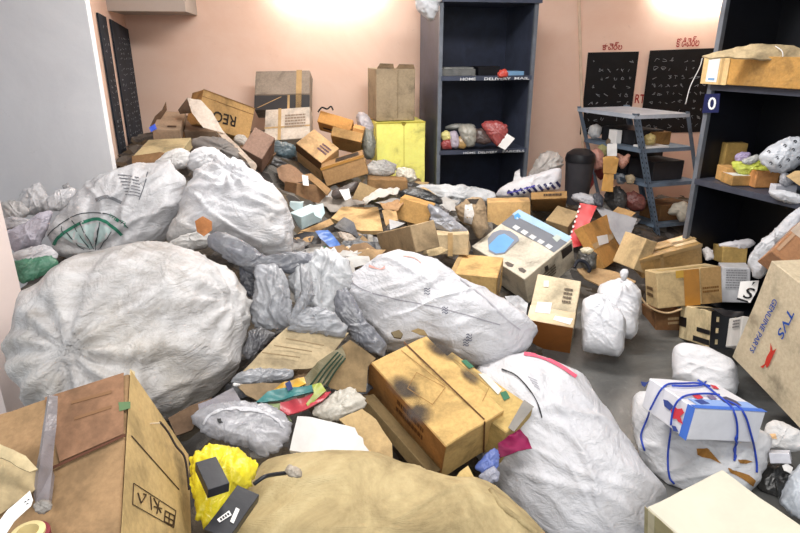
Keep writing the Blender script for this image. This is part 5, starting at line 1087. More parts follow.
bag('folded_sack', 'pale wrinkled sack edge above the green tarpaulin', 'sack', [(12,254),(28,248),(46,244),(58,252),(58,260),(40,262),(18,262)], 2.6, sack((210, 208, 212), 0.3), T=0.2, wr=1.8, nt=80, nr=16)
bag('green_tarpaulin', 'piece of dark green plastic at the left below the pale sacks', 'tarpaulin', [(14,262),(30,258),(46,256),(60,262),(50,272),(34,280),(20,284)], 2.45, film((56, 118, 92), 1, 0.45, 0.3), T=0.2, wr=1.6, nt=70, nr=16)
# long white sack in the middle
bag('long_sack', 'long white woven sack tapering to the right across the middle', 'sack', [(338,296),(345,284),(352,275),(369,262),(394,254),(413,254.5),(436,263),(458,276),(485,292),(512,309),(540,331),(541,335),(528,337),(533,343),(523,352),(512,361),(496,369),(479,367),(457,360),(430,345),(400,352),(383,351),(368,333),(354,312)], 2.55, SK, T=0.3, Tb=0.3, lay=0.3, wr=0.8, nt=170, nr=40, keep='long', seed=15, lump=0.8)
l_ = BAGS['long'][0]
ribbon(['long'], [(352,283),(366,291),(395,299),(430,306),(462,314),(500,325)], 1.1, flat((150, 148, 154)), 'seam', l_, label='long stitched seam')
for k, (x, y) in enumerate(((427,292),(445,311),(466,343),(469,338))):
    for j in range(3): ribbon(['long'], [(x - 3, y + j * 2.6 - 3), (x - 1, y + j * 2.6 - 4), (x + 1, y + j * 2.4 - 2), (x + 3, y + j * 2.6 - 4)], 0.7, flat((84, 86, 104)), 'marker_scribble', l_, n=2)
for k in range(3): ribbon(['long'], [(369,265 + k), (380,269.5), (385,266 + k * 1.2)], 0.8, flat((214, 160, 150)), 'faint_pink_print', l_, n=3)
ribbon(['long'], [(403,256),(414,258),(421,263)], 1.0, flat((216, 166, 156)), 'faint_pink_print', l_, n=3)
ribbon(['long'], [(460,279),(485,298),(505,318),(520,330)], 1.4, flat((176, 174, 180)), 'fold_seam', l_, n=5)
sheet('stone', 'small brown card scrap lying on the long white sack', 'scrap', [(391,332),(399,330),(403,334),(401,338),(394,337)], 2.25, card((112, 96, 68), 0.4), lay=0.5, th=0.01)
# lower right sack
bag('large_sack', 'big white woven sack with pink edge slumped on the floor at front', 'sack', [(470,380),(480,368),(505,358),(527,352),(552,361),(577,376),(597,395),(611,420),(632,452),(655,480),(666,494),(657,512),(650,545),(620,575),(560,570),(515,530),(492,492),(476,450),(466,410)], 2.0, SK, T=0.32, Tb=0.3, lay=0.25, wr=0.8, nt=160, nr=42, keep='front', seed=33, lump=0.8)
f_ = BAGS['front'][0]
ribbon(['front'], [(524,354),(540,357),(558,365),(576,377)], 3.6, flat((222, 96, 120)), 'pink_hem', f_, label='pink hem', n=6)
ribbon(['front'], [(502,370),(516,376),(528,388),(536,400),(542,418)], 1.3, flat((40, 40, 44)), 'black_cord', f_, 0.006)
for k in range(4): ribbon(['front'], [(528 + k * 2, 377 + k * 3), (537 + k, 381 + k * 3)], 0.6, flat((150, 148, 156)), 'printed_line', f_, n=3)
# grey films in the centre
FG = film((158, 160, 166), 0.9, 0.25, 0.35); FD = film((112, 114, 122), 1, 0.25, 0.4); FW = film((206, 208, 212), 0.85, 0.22, 0.3)
fl_ = [('plastic_drape', 'dark grey plastic draped over the edge below the tall sack', [(205,242),(220,231),(240,240),(262,255),(286,261),(305,250),(318,250),(322,264),(300,275),(280,272),(262,276),(246,270),(228,262)], 2.5, FD, 0.2),
 ('plastic_bag', 'translucent grey hanging bag right of the huge dusty sack', [(254,270),(266,264),(280,268),(288,284),(291,305),(292,326),(275,330),(254,328),(250,308),(255,290)], 2.35, FG, 0.25),
 ('plastic_drape', 'whitish crinkled film between the tall sack and the long sack', [(290,262),(302,256),(318,250),(334,252),(346,262),(354,276),(348,290),(338,300),(336,315),(322,322),(304,316),(296,300),(288,284)], 2.5, FW, 0.25),
 ('plastic_drape', 'twisted grey film strip hanging in the centre of the heap', [(298,262),(306,266),(312,280),(314,296),(304,312),(292,326),(286,324),(296,306),(302,290),(300,276)], 2.28, FG, 0.3),
 ('plastic_drape', 'streaked grey film folded under the left end of the long sack', [(334,296),(345,286),(354,300),(366,320),(384,340),(388,350),(380,356),(366,350),(350,334),(338,316)], 2.3, FD, 0.2),
 ('plastic_drape', 'crumpled grey film lying at the top edge of the tan sheet', [(286,318),(300,310),(318,306),(336,314),(350,330),(342,338),(324,334),(304,332),(290,330)], 2.22, FG, 0.2),
 ('plastic_drape', 'grey film fold along the lower edge of the tan sheet', [(230,382),(240,372),(262,368),(286,370),(294,366),(292,378),(270,382),(246,384)], 1.98, FG, 0.2),
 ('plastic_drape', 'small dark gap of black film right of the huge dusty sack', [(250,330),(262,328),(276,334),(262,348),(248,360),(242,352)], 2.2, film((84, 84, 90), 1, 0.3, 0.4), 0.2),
 ('plastic_drape', 'blackish film hanging behind the translucent grey bag', [(240,264),(252,268),(256,286),(254,300),(248,296),(240,280)], 2.45, film((58, 62, 74), 1, 0.3, 0.3), 0.2)]
for nm, lab, pg, Y, m_, T_ in fl_: bag(nm, lab, 'plastic', pg, Y, m_, T=T_, wr=2.0, nt=96, nr=22, lay=0.2)
s_ = sheet('cardboard_sheet', 'wide creased tan sheet lying below the grey films', 'cardboard', [(240,372),(262,350),(292,322),(318,328),(349,331),(334,350),(312,368),(292,370),(262,372)], 2.12, card((186, 164, 126), 0.3), lay=0.45, th=0.006, crump=0.01, bend=0.02)
for k in range(3): 
    _n = np.array(s_['_n']); _c = at(295,348,2.12) + _n * 0.016; plate([onplane(*q, _c, _n) for q in ((262 + k * 12, 352 - k * 7), (300 + k * 12, 357 - k * 6), (300 + k * 12, 358 - k * 6), (262 + k * 12, 353 - k * 7))], _n, 0, 0.001, card((140, 118, 84), 0.2), 'crease', s_)
sheet('cardboard_sheet', 'dark olive-brown board behind the smudged carton at front', 'cardboard', [(318,375),(334,352),(350,340),(376,358),(368,366),(366,392),(344,392),(330,388)], 2.02, card((142, 116, 78), 0.35), lay=0.3, th=0.008)
sheet('wet_cardboard', 'olive folded sheet with dark green stripes below the tan sheet', 'sheet', [(300,382),(318,362),(342,346),(346,356),(330,378),(322,390),(308,390)], 1.98, sack((122, 114, 84), 0.5, (70, 70, 50)), lay=0.35, th=0.004, crump=0.014)
for k in range(4):
    V, F = tube(spline([at(310 + k * 5, 386 + k, 1.93), at(322 + k * 4, 370 + k, 1.96), at(338 + k * 2.5, 352 + k * 2, 1.99)], 5), 0.0035, 5)
    finish(mesh('green_string', V, F, flat((52, 70, 54)), smooth=True), ['leftmost thin dark green cord', 'second dark green cord from the left', 'third dark green cord from the left', 'rightmost thin dark green cord'][k] + ' on the olive folded sheet', 'cord', 'dark green cords on the olive sheet')
sheet('cardboard_piece', 'brown triangular card flap left of the coloured packets', 'cardboard', [(236,385),(262,383),(288,384),(284,392),(268,394),(258,401),(246,395)], 1.9, card((150, 126, 94), 0.3), lay=0.5, th=0.006)
V, F = tube([at(234.5,384.5,1.84), at(238,385,1.9), at(246,386,1.98)], 0.006, 10); o = mesh('white_rod', V, F, PAPER(), smooth=True); finish(o, 'white plastic rod end poking out beside the huge sack', 'rod')
cp = [([(256,404),(268,393),(284,389),(312,385),(313,392),(290,398),(266,404)], (60, 128, 128), 'teal printed packet crossing behind the grey bag', 1.86),
 ([(280,402),(302,398),(318,392),(331,392),(322,402),(306,411),(288,416),(280,411)], (186, 62, 74), 'red and pink packet in front of the teal packet', 1.83),
 ([(272,390),(282,383),(296,379),(304,376),(306,384),(294,389),(284,392)], (222, 170, 62), 'orange-yellow packet above the teal packet', 1.9),
 ([(312,386),(321,384),(326,391),(318,398),(309,408),(306,404),(314,394)], (184, 196, 84), 'yellow-green strip beside the red packet', 1.85),
 ([(268,404),(280,404),(286,414),(292,422),(284,420),(270,410)], (190, 206, 150), 'pale green packet edge behind the grey bag', 1.82)]
for pg, c, lab, Y in cp: sheet('printed_packet', lab, 'packet', pg, Y, plain(c, 0.35, 0.5, 0, 0.4), lay=0.45, th=0.008, crump=0.012)
sheet('blue_scrap', 'dark blue scrap beside the orange-yellow packet', 'scrap', [(285,384),(290,381),(293,389),(288,391)], 1.87, plain((40, 56, 112), 0.4), lay=0.4)
bag('mesh_bag', 'silvery white mesh bag behind the torn tan carton', 'bag', [(310,413),(324,402),(338,391),(350,388),(362,396),(368,406),(352,412),(340,420),(328,422)], 1.85, film((190, 184, 172), 1, 0.35, 0.5), T=0.2, wr=2.0, nt=70, nr=16, lay=.35)
sheet('grey_board', 'lilac-grey board under the huge dusty sack', 'board', [(198,404),(214,398),(233,388),(242,403),(222,404),(212,408),(200,416)], 1.82, sack((150, 146, 156), 0.4), lay=0.35, th=0.01)
sheet('cardboard_piece', 'dark brown board in the gap below the huge dusty sack', 'cardboard', [(168,418),(190,406),(212,398),(200,414),(192,430),(176,436)], 1.85, card((122, 94, 70), 0.4), lay=0.35, th=0.01)
bag('grey_bag', 'open light grey plastic bag lying in the foreground', 'bag', [(193,419),(199,412),(212,407),(238,402.5),(264,405),(286,416),(293.5,426),(288,438),(277,452),(261,458),(247,447),(220,440),(200,432)], 1.72, film((170, 170, 176), 0.92, 0.2, 0.2), T=0.2, Tb=0.12, lay=0.4, wr=0.9, nt=110, nr=28, keep='greybag')
ribbon(['greybag'], [(204,424),(212,414),(232,409),(258,411),(276,420),(284,429)], 2.2, film((196, 196, 202), 1, 0.2, 0.1), 'rolled_rim', BAGS['greybag'][0], 0.006, label='pale open rim')
polyon(['greybag'], [(217,419),(221,419),(223,423),(219,424)], flat((60, 60, 62)), 'tear', BAGS['greybag'][0])
s_ = sheet('foam_sheet', 'curved white foam sheet with a torn right edge', 'foam', [(297,412.5),(310,415),(325,420),(340,424),(355,427),(358,434),(363,437),(364,443),(371,451),(366,457),(355,457),(338,457),(320,455),(304,451),(289,447),(293,430)], 1.62, plain((212, 210, 208), 0.5, 0.3, 0, 0.08), lay=0.45, th=0.02, crump=0.003, bend=0.03)
sheet('carton_piece', 'torn tan carton piece right of the white foam sheet', 'cardboard', [(339,420),(362,409),(376,420),(392,444),(393,463),(372,462),(362,440)], 1.72, card((184, 154, 104), 0.25), lay=0.45, th=0.012, crump=0.008)
b = B('long_carton', 'long olive carton edge running under the smudged carton', 'carton', 1.95, dict(P=(362,396), A=(432,478), B=(372,394), C=(360,404), AC=(426,482)), card((112, 90, 56), 0.3), dims=(None, 0.1, 0.06), vis='c')
# cartons in the centre front
b = boxabs('green_taped_carton', 'yellow-brown carton with green tape behind the smudged carton', 'carton', at(534,407,1.96), at(452,351,2.24), at(508,434,1.84), 0.2, card((196, 162, 92), 0.25))
GT = flat((58, 112, 84)); patchpx(b, 'ab', [(461,361),(466,360),(474,367),(469,369)], GT, 'green_tape'); patchpx(b, 'ab', [(500,393),(506,391),(510,398),(504,401)], GT, 'green_tape'); patchpx(b, 'ab', [(478,374),(486,374),(502,390),(498,395)], plain((204, 200, 188), .4), 'paper_label'); patchpx(b, 'ab', [(524,400),(534,407),(514,432),(508,428)], plain((132, 128, 122), 0.4), 'grey_tape', label='grey tape')
b = B('smudged_carton', 'tan carton with grey soot smudges and a brown centre seam, front middle', 'carton', 1.75, dict(P=(446,447), A=(372.5,363), B=(507,412), AB=(425,331), C=(441,480), BC=(498,446), AC=(366,398)), card((206, 166, 96), 0.3), vis='abc', wob=0.005)
smudged = b
def sx(u, v): return (300 + u / 2.96, 300 + v / 2.96)
def SP(face, pts, m, nm, lab=None, lift=0.0016): return patchpx(b, face, [sx(*p) for p in pts], m, nm, lift, label=lab)
SEAM = flat((92, 58, 30)); SP('ab', [(306,127),(309.5,124.5),(547,353),(544.5,356)], SEAM, 'tape_seam', 'brown centre seam')
O, e1, e2, nn_ = frame(b, 'bc'); patchpx(b, 'bc', [(483.5,421.5),(485,420.5),(484,452),(482.5,453)], SEAM, 'tape_seam')
mm, n_ = mat('soot_smudge', 0.8, 0.1); v_, oi = n_.coords(); n_.b.inputs['Base Color'].default_value = srgb(74, 68, 64)
gt = n_.new('ShaderNodeTexCoord'); gr = n_.new('ShaderNodeTexGradient', gradient_type='SPHERICAL'); n_.link(gt.outputs['UV'], gr.inputs[0])
nz = n_.noise(v_, 16, 5, 0.7, 0.4); mu = n_.new('ShaderNodeMath', operation='MULTIPLY'); n_.link(gr.outputs['Fac'], mu.inputs[0]); n_.link(nz, mu.inputs[1])
n_.link(n_.ramp(mu.outputs[0], [(0.08, G(0)), (0.36, G(0.8))]), n_.b.inputs['Alpha']); SOOT = mm
def soot(Bx, face, pts, m=None, lift=0.0022):
    """a soot stain: thin decal whose edge fades out"""
    O, e1, e2, n = frame(Bx, face); P3 = [onplane(x, y, O, n) + n * lift for x, y in pts]; c = np.mean(P3, 0)
    o = mesh('soot_smudge', [c] + P3, [(0, i + 1, (i + 1) % len(P3) + 1) for i in range(len(P3))], m or SOOT, Bx.o)
    uv = o.data.uv_layers.new(name='uv')
    for poly in o.data.polygons:
        for li in poly.loop_indices:
            vi = o.data.loops[li].vertex_index
            if vi == 0: uv.data[li].uv = (0, 0)
            else: t = 2 * math.pi * (vi - 1) / len(P3); uv.data[li].uv = (math.cos(t) * 0.98, math.sin(t) * 0.98)
    o['label'] = 'grey soot smudge'
def el(u, v, ru, rv, ang): 
    return [sx(u + ru * math.cos(t) * math.cos(ang) - rv * math.sin(t) * math.sin(ang), v + ru * math.cos(t) * math.sin(ang) + rv * math.sin(t) * math.cos(ang)) for t in [2 * math.pi * k / 20 for k in range(20)]]
soot(b, 'ab', el(310,262,75,42,0.5)); soot(b, 'ab', el(420,150,75,28,0.5)); soot(b, 'ab', el(350,335,60,45,0.3)); soot(b, 'ab', el(505,225,45,28,0.7))
LN_ = flat((150, 112, 62)); 
for p, q in (((345,215),(430,260)),((430,260),(392,310)),((392,310),(318,262)),((318,262),(345,215)),((455,175),(560,260)),((560,260),(540,300)),((300,150),(430,255))):
    d = np.array([q[0] - p[0], q[1] - p[1]], float); d = np.array([-d[1], d[0]]) / np.linalg.norm(d) * 0.8; SP('ab', [(p[0] - d[0], p[1] - d[1]), (p[0] + d[0], p[1] + d[1]), (q[0] + d[0], q[1] + d[1]), (q[0] - d[0], q[1] - d[1])], LN_, 'printed_line')
patch(b, 'ac', rect(0.0, 0.0, 1, 1), card((178, 118, 56), 0.4), 'rust_brown_side', label='rust brown side'); patchpx(b, 'bc', [(495,424),(500,421),(500,426),(496,428)], flat((120, 60, 34)), 'stamp')
textlines(b, 'ac', (0.25, 0.1, 0.6, 0.5), 2, flat((110, 70, 36)), seed=31)
sheet('carton_flap', 'torn yellowish flap', None, [(452,483),(460,472),(468,466),(477,482),(468,486)], 1.6, card((214, 184, 116), 0.2), lay=0.3, parent=b.o, crump=0.01)
sheet('carton_flap', 'small torn scrap at the top corner', None, [(411,331),(418,328),(424,330),(428,336),(420,335)], 2.06, card((150, 124, 78), 0.3), lay=0.3, parent=b.o)
small('blue_cloth', 'blue plastic cloth peeping out under the smudged carton', 'cloth', [(474,468),(484,456),(496,446),(500,456),(497,470),(484,474)], (84, 104, 170), 1.78, T=0.2)
small('grey_scrap', 'grey plastic below the blue cloth under the smudged carton', 'plastic', [(478,476),(494,466),(500,474),(498,482),(484,484)], (140, 142, 158), 1.72, T=0.2)
sheet('magenta_cloth', 'dark magenta printed cloth between the carton and the white sack', 'cloth', [(498,445),(508,438),(520,431),(528,440),(532,449),(518,452),(499,459)], 1.84, plain((142, 32, 80), 0.6, 0.2, 0, 0.5), lay=0.3, th=0.006, crump=0.02)
# burlap heap
mb, nb = mat('burlap', 0.9, 0.1); v_, oi = nb.coords()
col = nb.ramp(nb.noise(v_, 4, 7, 0.7, 0.5), [(0.3, srgb(126, 110, 80)), (0.55, srgb(180, 162, 122)), (0.75, srgb(204, 188, 148))]); nb.link(col, nb.b.inputs['Base Color'])
for ax_, rt in (((0, 0, 0), 0), ((0, 0, math.pi / 2), 1)):
    wv = nb.new('ShaderNodeTexWave'); wv.inputs['Scale'].default_value = 90; wv.inputs['Distortion'].default_value = 1.5
    mp = nb.new('ShaderNodeMapping'); mp.inputs['Rotation'].default_value = ax_; nb.link(v_, mp.inputs['Vector']); nb.link(mp.outputs[0], wv.inputs['Vector']); nb.bump(wv.outputs['Fac'], 0.25, 0.003)
nb.bump(nb.noise(v_, 9, 5, 0.6, 1.0), 0.5, 0.02)
bag('burlap_sack', 'large tan burlap sack filling the bottom front of the heap', 'sack', [(196,570),(215,535),(240,512),(250,488),(262,466),(300,457),(350,457),(385,463),(420,474),(455,484),(492,487),(515,505),(545,533),(560,580),(480,640),(330,650),(230,620)], 1.34, mb, T=0.22, Tb=0.3, lay=0.45, wr=0.45, nt=140, nr=40, keep='burlap', seed=44, lump=0.7)
V, F = tube(spline([h[0] for h in [hit([BAGS['burlap'][1]], *p, 0.002) for p in ((490,490),(500,505),(512,515),(526,526),(536,534))] if h], 5), 0.009, 7); mesh('rolled_hem', V, F, mb, BAGS['burlap'][0], smooth=True) if len(V) else None
# foreground left carton
b = B('open_carton', 'big brown carton with crossed-out stamp at the left front corner', 'carton', 1.35, dict(P=(130,370), A=(-40,422), B=(188,455), C=(119,560)), card((158, 124, 84), 0.4), vis='ab', wob=0.006)
lc = b
patch(b, 'bc', rect(0.0, 0.0, 1.0, 1), card((198, 166, 108), 0.3), 'side_panel', label='yellowish right side')
O, e1, e2, nn_ = frame(b, 'ac'); patchpx(b, 'ac', [(0,491),(126,434.5),(126,437),(0,494)], flat((92, 58, 44)), 'seam', lift=0.003); patchpx(b, 'ac', [(45,398),(124,373),(124,434),(60,462)], card((150, 108, 78), 0.5), 'brown_stain', lift=0.0012)
for r_ in range(2):
    patchpx(b, 'ac', [(72 + r_ * 3, 402 + r_ * 16), (112, 391 + r_ * 15), (112, 394 + r_ * 15), (72 + r_ * 3, 405 + r_ * 16)], flat((134, 100, 72)), 'faded_print', lift=0.003)
patchpx(b, 'ac', [(119,403),(131,402.5),(131,409),(120,412)], flat((98, 124, 88)), 'green_stain', lift=0.003)
INK2 = flat((70, 52, 40))
def bline(p, q, w_=0.7, face='bc'):
    d = np.array([q[0] - p[0], q[1] - p[1]], float); d = np.array([-d[1], d[0]]) / np.linalg.norm(d) * w_ / 2
    patchpx(lc, face, [(p[0] - d[0], p[1] - d[1]), (p[0] + d[0], p[1] + d[1]), (q[0] + d[0], q[1] + d[1]), (q[0] - d[0], q[1] - d[1])], INK2, 'printed_line', lift=0.003)
cx = lambda u, v: (110 + u / 4.72, 420 + v / 4.72)
for p, q in (((105,300),(305,430)),((100,400),(295,510)),((105,300),(100,400)),((305,430),(295,510))): bline(cx(*p), cx(*q), 0.6)
for p, q in (((125,345),(140,395)),((140,395),(165,355)),((165,355),(150,350)),((185,360),(190,425)),((200,370),(235,440)),((225,385),(215,445)),((200,410),(240,420)),((255,430),(300,455)),((255,430),(250,480)),((300,455),(290,500)),((253,455),(295,478)),((250,480),(290,500)),((275,440),(272,490))): bline(cx(*p), cx(*q), 1.0)
bline((130,436), (178,490), 0.8)
sheet('loose_flap', 'torn rim along the top corner', None, [(130,369),(135,372),(136,400),(134,434),(128,436),(127,400)], 1.34, card((224, 204, 160), 0.2), lay=0.1, parent=b.o, crump=0.006)
V, F = tube(spline([at(160,422,1.34), at(168,432,1.31), at(176,446,1.29), at(184,456,1.27), at(187,470,1.25), at(189,490,1.22)], 6), 0.003, 6); finish(mesh('cable', V, F, flat((40, 30, 26)), smooth=True), 'thin dark cable along the right edge of the big brown carton', 'cable')
V, F = tube(spline([at(60,456,1.22), at(84,452,1.22), at(104,446,1.24), at(118,438,1.27), at(130,437,1.27), at(136,428,1.29), at(148,424,1.32), at(160,423,1.33)], 6), 0.0022, 6); finish(mesh('string', V, F, flat((196, 178, 150)), smooth=True), 'thin pale string crossing the big brown carton', 'string')
sheet('grey_strip', 'folded grey plastic strip standing against the big brown carton', 'strip', [(49,395,1.16),(58,396,1.17),(56,430,1.12),(52,470,1.07),(48,503,1.02),(35,503,1.02),(40,460,1.06),(46,420,1.12)], None, film((132, 124, 126), 1, 0.3, 0.3), th=0.012, crump=0.004)
sheet('torn_cardboard', 'torn layered cardboard at the bottom left corner', 'cardboard', [(-8,446),(6,450),(20,458),(36,468),(38,486),(30,494),(12,505),(-8,520)], 1.04, card((178, 156, 114), 0.4), lay=0.4, th=0.014, crump=0.014)
sheet('torn_cardboard', 'jagged pale cardboard layer above the torn layered cardboard', 'cardboard', [(-8,440),(2,446),(14,452),(26,457),(38,470),(30,472),(16,466),(2,458),(-8,456)], 1.03, card((202, 180, 134), 0.3), lay=0.4, th=0.006, crump=0.012)
s_ = sheet('paper_strip', 'white printed paper strip at the bottom left corner', 'paper', [(-6,528),(8,510),(30,491),(33,500),(31,506),(14,522),(2,540)], 0.95, PAPER(), lay=0.4, th=0.002, crump=0.003)
_n = np.array(s_['_n']); _c = at(26,501,0.95) + _n * 0.005
for p in ((24,502),(27,500),(26,504)): plate([onplane(*q, _c, _n) for q in (p, (p[0] + 2.2, p[1] - 1.5), (p[0] + 2.8, p[1] - .5), (p[0] + .6, p[1] + 1))], _n, 0, .0005, flat((50, 50, 60)), 'printed_mark', s_)
cc = at(27, 530, 0.92)
root = empty('tape_roll', cc - np.array([0, 0, .03])); finish(root, 'cream tape roll with red rim at the bottom left corner', 'tape roll')
lathe('roll_body', cc - np.array([0, 0, .03]), [(0.018, 0), (0.03, 0), (0.031, .025), (0.02, .027), (0.018, 0)], plain((222, 204, 150), .5), root)
lathe('roll_rim', cc - np.array([0, 0, .03]), [(0.031, -.004), (0.037, -.002), (0.038, .018), (0.031, .02)], plain((134, 52, 60), .5), root)
small('string_knot', 'dusty string knot at the foot of the folded grey strip', 'string', [(34,505),(42,500),(50,502),(52,508),(44,514),(36,512)], (130, 124, 118), 0.98, wr=3)
# yellow bag and adapters
bag('yellow_bag', 'crumpled bright yellow plastic bag beside the big brown carton', 'bag', [(190,462),(198,453),(208,448.5),(226,447),(241,451),(254,462),(254,474),(248,484),(236,494),(228,506),(216,526),(205,524),(197,517),(196,505),(193,490)], 1.36, film((222, 206, 40), 1, 0.25, 0.12), T=0.25, Tb=0.2, lay=0.35, wr=1.8, nt=110, nr=26, seed=5)
BLK = plain((28, 30, 38), 0.4, 0.5, 0, 0.2)
b = B('power_adapter', 'black power adapter brick lying on the yellow plastic bag', 'adapter', 1.2, dict(P=(208,490), A=(229.5,484), B=(194,462), AB=(216.5,456), C=(209,498)), BLK, vis='bc', wob=0.0008)
b2_ = B('power_adapter', 'black power adapter with white label stickers below the yellow bag', 'adapter', 1.13, dict(P=(228,540), A=(204,528), B=(259,494), AB=(238,484), C=(228,550)), BLK, dims=(None, None, 0.025), vis='c', wob=0.0008)
patchpx(b2_, 'ab', [(217,520),(229,511),(231.5,515.5),(219.5,523)], PAPER(), 'label_sticker'); patchpx(b2_, 'ab', [(230,522),(236,508),(239.5,510),(233.5,524)], PAPER(), 'label_sticker')
for k in range(4): patchpx(b2_, 'ab', [(219.5 + k * 2.4, 519.5 - k * 1.7), (221 + k * 2.4, 518.5 - k * 1.7), (222.3 + k * 2.4, 520.5 - k * 1.7), (220.8 + k * 2.4, 521.5 - k * 1.7)], flat((60, 60, 64)), 'printed_mark', 0.003)
V, F = tube(spline([at(254,484,1.2), at(264,477,1.21), at(274,474.5,1.24), at(286,473,1.27)], 6), 0.0055, 8); root = mesh('adapter_cable', V, F, BLK, smooth=True); finish(root, 'black cable with frayed pale connector running from the labelled adapter', 'cable')
bag('frayed_connector', 'pale frayed connector', None, [(284,472),(288,465),(296,466),(303,472),(300,478),(290,477)], 1.27, film((176, 160, 140), 1, .4, .6), T=0.3, wr=2.5, nt=36, nr=9, parent=root)
# ---- right foreground
bag('white_pillow_parcel', 'soft white wrapped parcel on the floor behind the blue and white carton', 'parcel', [(672,353),(678,344),(690,344),(706,348),(732,360),(738,368),(738,394),(722,398),(700,392),(674,380)], 2.8, sack((240, 240, 244), 0.1, (186, 186, 192), 0.4, 0.5), T=0.35, lay=0.2, wr=0.7, power=5, nt=90, nr=20)
bag('large_sack', 'torn white sack under the blue and white carton, roped in blue', 'sack', [(631,398),(638,388),(650,392),(690,404),(740,424),(766,436),(768,452),(760,480),(748,492),(715,494),(680,496),(664,488),(648,466),(636,440)], 2.13, sack((224, 224, 228), 0.15, (170, 168, 172), 0.4, 0.8), T=0.2, Tb=0.22, lay=0.25, wr=1.0, nt=130, nr=32, keep='rsack', power=3, seed=12)
r_ = BAGS['rsack'][0]; HOLE = card((160, 108, 44), 0.4)
cq = lambda u, v: (620 + u / 4.444, 413 + v / 4.444)
for pg in ([(340,160),(388,158),(410,180),(450,225),(400,205),(345,190)], [(525,208),(560,205),(588,215),(560,225),(530,222)], [(478,245),(520,258),(570,275),(600,300),(588,325),(540,290),(490,265)]): polyon(['rsack'], [cq(*p) for p in pg], HOLE, 'torn_hole', r_, label='brown carton showing through a tear')
b = B('blue_white_carton', 'white carton with blue and red print tied with blue rope', 'carton', 1.92, dict(P=(695.5,408.4), A=(768,415.5), B=(648,378), C=(687,443), AC=(757,441), AB=(714,381)), plain((224, 224, 230), 0.35, 0.4, 0, 0.06), vis='abc', wob=0.003)
BL = flat((70, 112, 200)); RD = flat((206, 62, 74)); NV = flat((60, 76, 140))
patch(b, 'bc', rect(0.0, 0.0, 0.14, 1), BL, 'blue_edge_band', label='blue printed band'); patch(b, 'ab', rect(0.0, 0.0, 1.0, 0.1), BL, 'blue_edge_band', label='blue printed band'); patch(b, 'ab', rect(0.1, 0.1, 0.95, 0.3), flat((140, 168, 220)), 'pale_blue_band', label='pale blue band')
cr_ = lambda u, v: (620 + u / 4.444, 360 + v / 4.444)
for pg, c in (([(228,222),(250,210),(258,218),(278,215),(288,235),(270,250),(282,285),(262,275),(255,262),(240,262),(232,245)], RD), ([(195,175),(215,180),(240,205),(225,225),(200,205)], NV), ([(95,95),(120,100),(135,92),(112,120),(100,112)], NV), ([(232,290),(250,295),(262,320),(240,315)], NV)): patchpx(b, 'bc', [cr_(*p) for p in pg], c, 'printed_shape', lift=0.0026)
for pg, c in (([(320,160),(350,155),(370,170),(345,178)], RD), ([(400,112),(425,118),(440,132),(415,128)], RD), ([(330,182),(362,178),(398,196),(360,200)], NV), ([(440,170),(470,165),(515,185),(540,205),(500,205),(460,190)], flat((84, 80, 96))), ([(385,160),(410,158),(430,175),(405,180)], flat((120, 110, 140)))): patchpx(b, 'ab', [cr_(*p) for p in pg], c, 'printed_shape', lift=0.0026)
bvb = BVHTree.FromPolygons([tuple(v) for v in hexa(b.P, b.a, b.b, b.c)[0]], [tuple(f) for f in hexa(b.P, b.a, b.b, b.c)[1]])
root = None; ROPE = plain((38, 74, 190), 0.4, 0.4, 0, 0.2)
rp = empty('blue_rope', b.P - np.array([0, 0, .2])); finish(rp, 'thin blue rope wound over the blue and white carton and its sack', 'rope')
for pth in ([(310,72),(345,95),(380,118),(430,160),(480,200),(503,230),(515,280),(516,330),(512,385),(508,440)], [(400,122),(340,108),(280,110),(215,112),(185,135),(155,190),(130,240),(108,300),(97,345),(112,400)], [(440,160),(380,155),(300,162),(262,182),(240,230),(230,300),(216,380),(214,450),(222,520),(240,545)], [(470,185),(520,208),(552,245),(575,320),(592,385),(603,450),(602,500)], [(380,102),(360,118),(300,122),(230,120)], [(516,330),(508,350),(518,372),(504,400),(514,425),(506,448)]):
    pts = []
    for p in [q[:2] for q in spline([np.array([*cr_(*p), 0]) for p in pth], 4)]:
        h = hit([bvb, BAGS['rsack'][1]], *p, 0.006)
        if h: pts.append(h[0])
    if len(pts) > 3:
        pts = [pts[0]] + [(pts[i - 1] + pts[i] * 2 + pts[i + 1]) / 4 for i in range(1, len(pts) - 1)] + [pts[-1]]
        V, F = tube(pts, 0.0042, 6); mesh('rope_strand', V, F, ROPE, rp, smooth=True)
bag('white_packet', 'white courier packet with small prints at the right frame edge', 'packet', [(766,424),(775,420),(790,425),(808,436),(808,450),(790,452),(768,448),(762,442)], 2.15, sack((226, 224, 224), 0.15), T=0.2, wr=1.2, nt=70, nr=16, lay=.3, keep='wp')
polyon(['wp'], [(768,434),(776,434),(777,439),(769,439)], flat((226, 186, 140)), 'orange_mark', BAGS['wp'][0])
b = B('white_box', 'small white box on the black bag at the lower right', 'box', 2.0, dict(P=(768,453), A=(791,452), C=(767,465), AC=(791,463), B=(770,449)), plain((222, 222, 230), 0.4), dims=(None, 0.08, None), vis='bc')
sheet('paper_note', 'white paper bit beside the small white box at lower right', 'paper', [(782,466),(787,464),(793,468),(791,474),(784,471)], 1.95, PAPER(), lay=.3)
bag('black_bag', 'black plastic bag at the lower right behind the cream carton', 'bag', [(758,472),(766,462),(780,464),(792,466),(796,476),(786,492),(780,504),(764,498),(756,486)], 2.02, film((20, 22, 26), 1, 0.2, 0.2), T=0.3, wr=1.2, nt=64, nr=14, lay=.3)
bag('grey_bag', 'light grey plastic bag at the right frame edge above the cream carton', 'bag', [(806,462),(796,467),(788,480),(783,494),(781,503),(792,514),(808,520),(815,490)], 1.85, film((184, 190, 198), 1, 0.25, 0.2), T=0.3, wr=1.6, nt=70, nr=16, lay=.25)
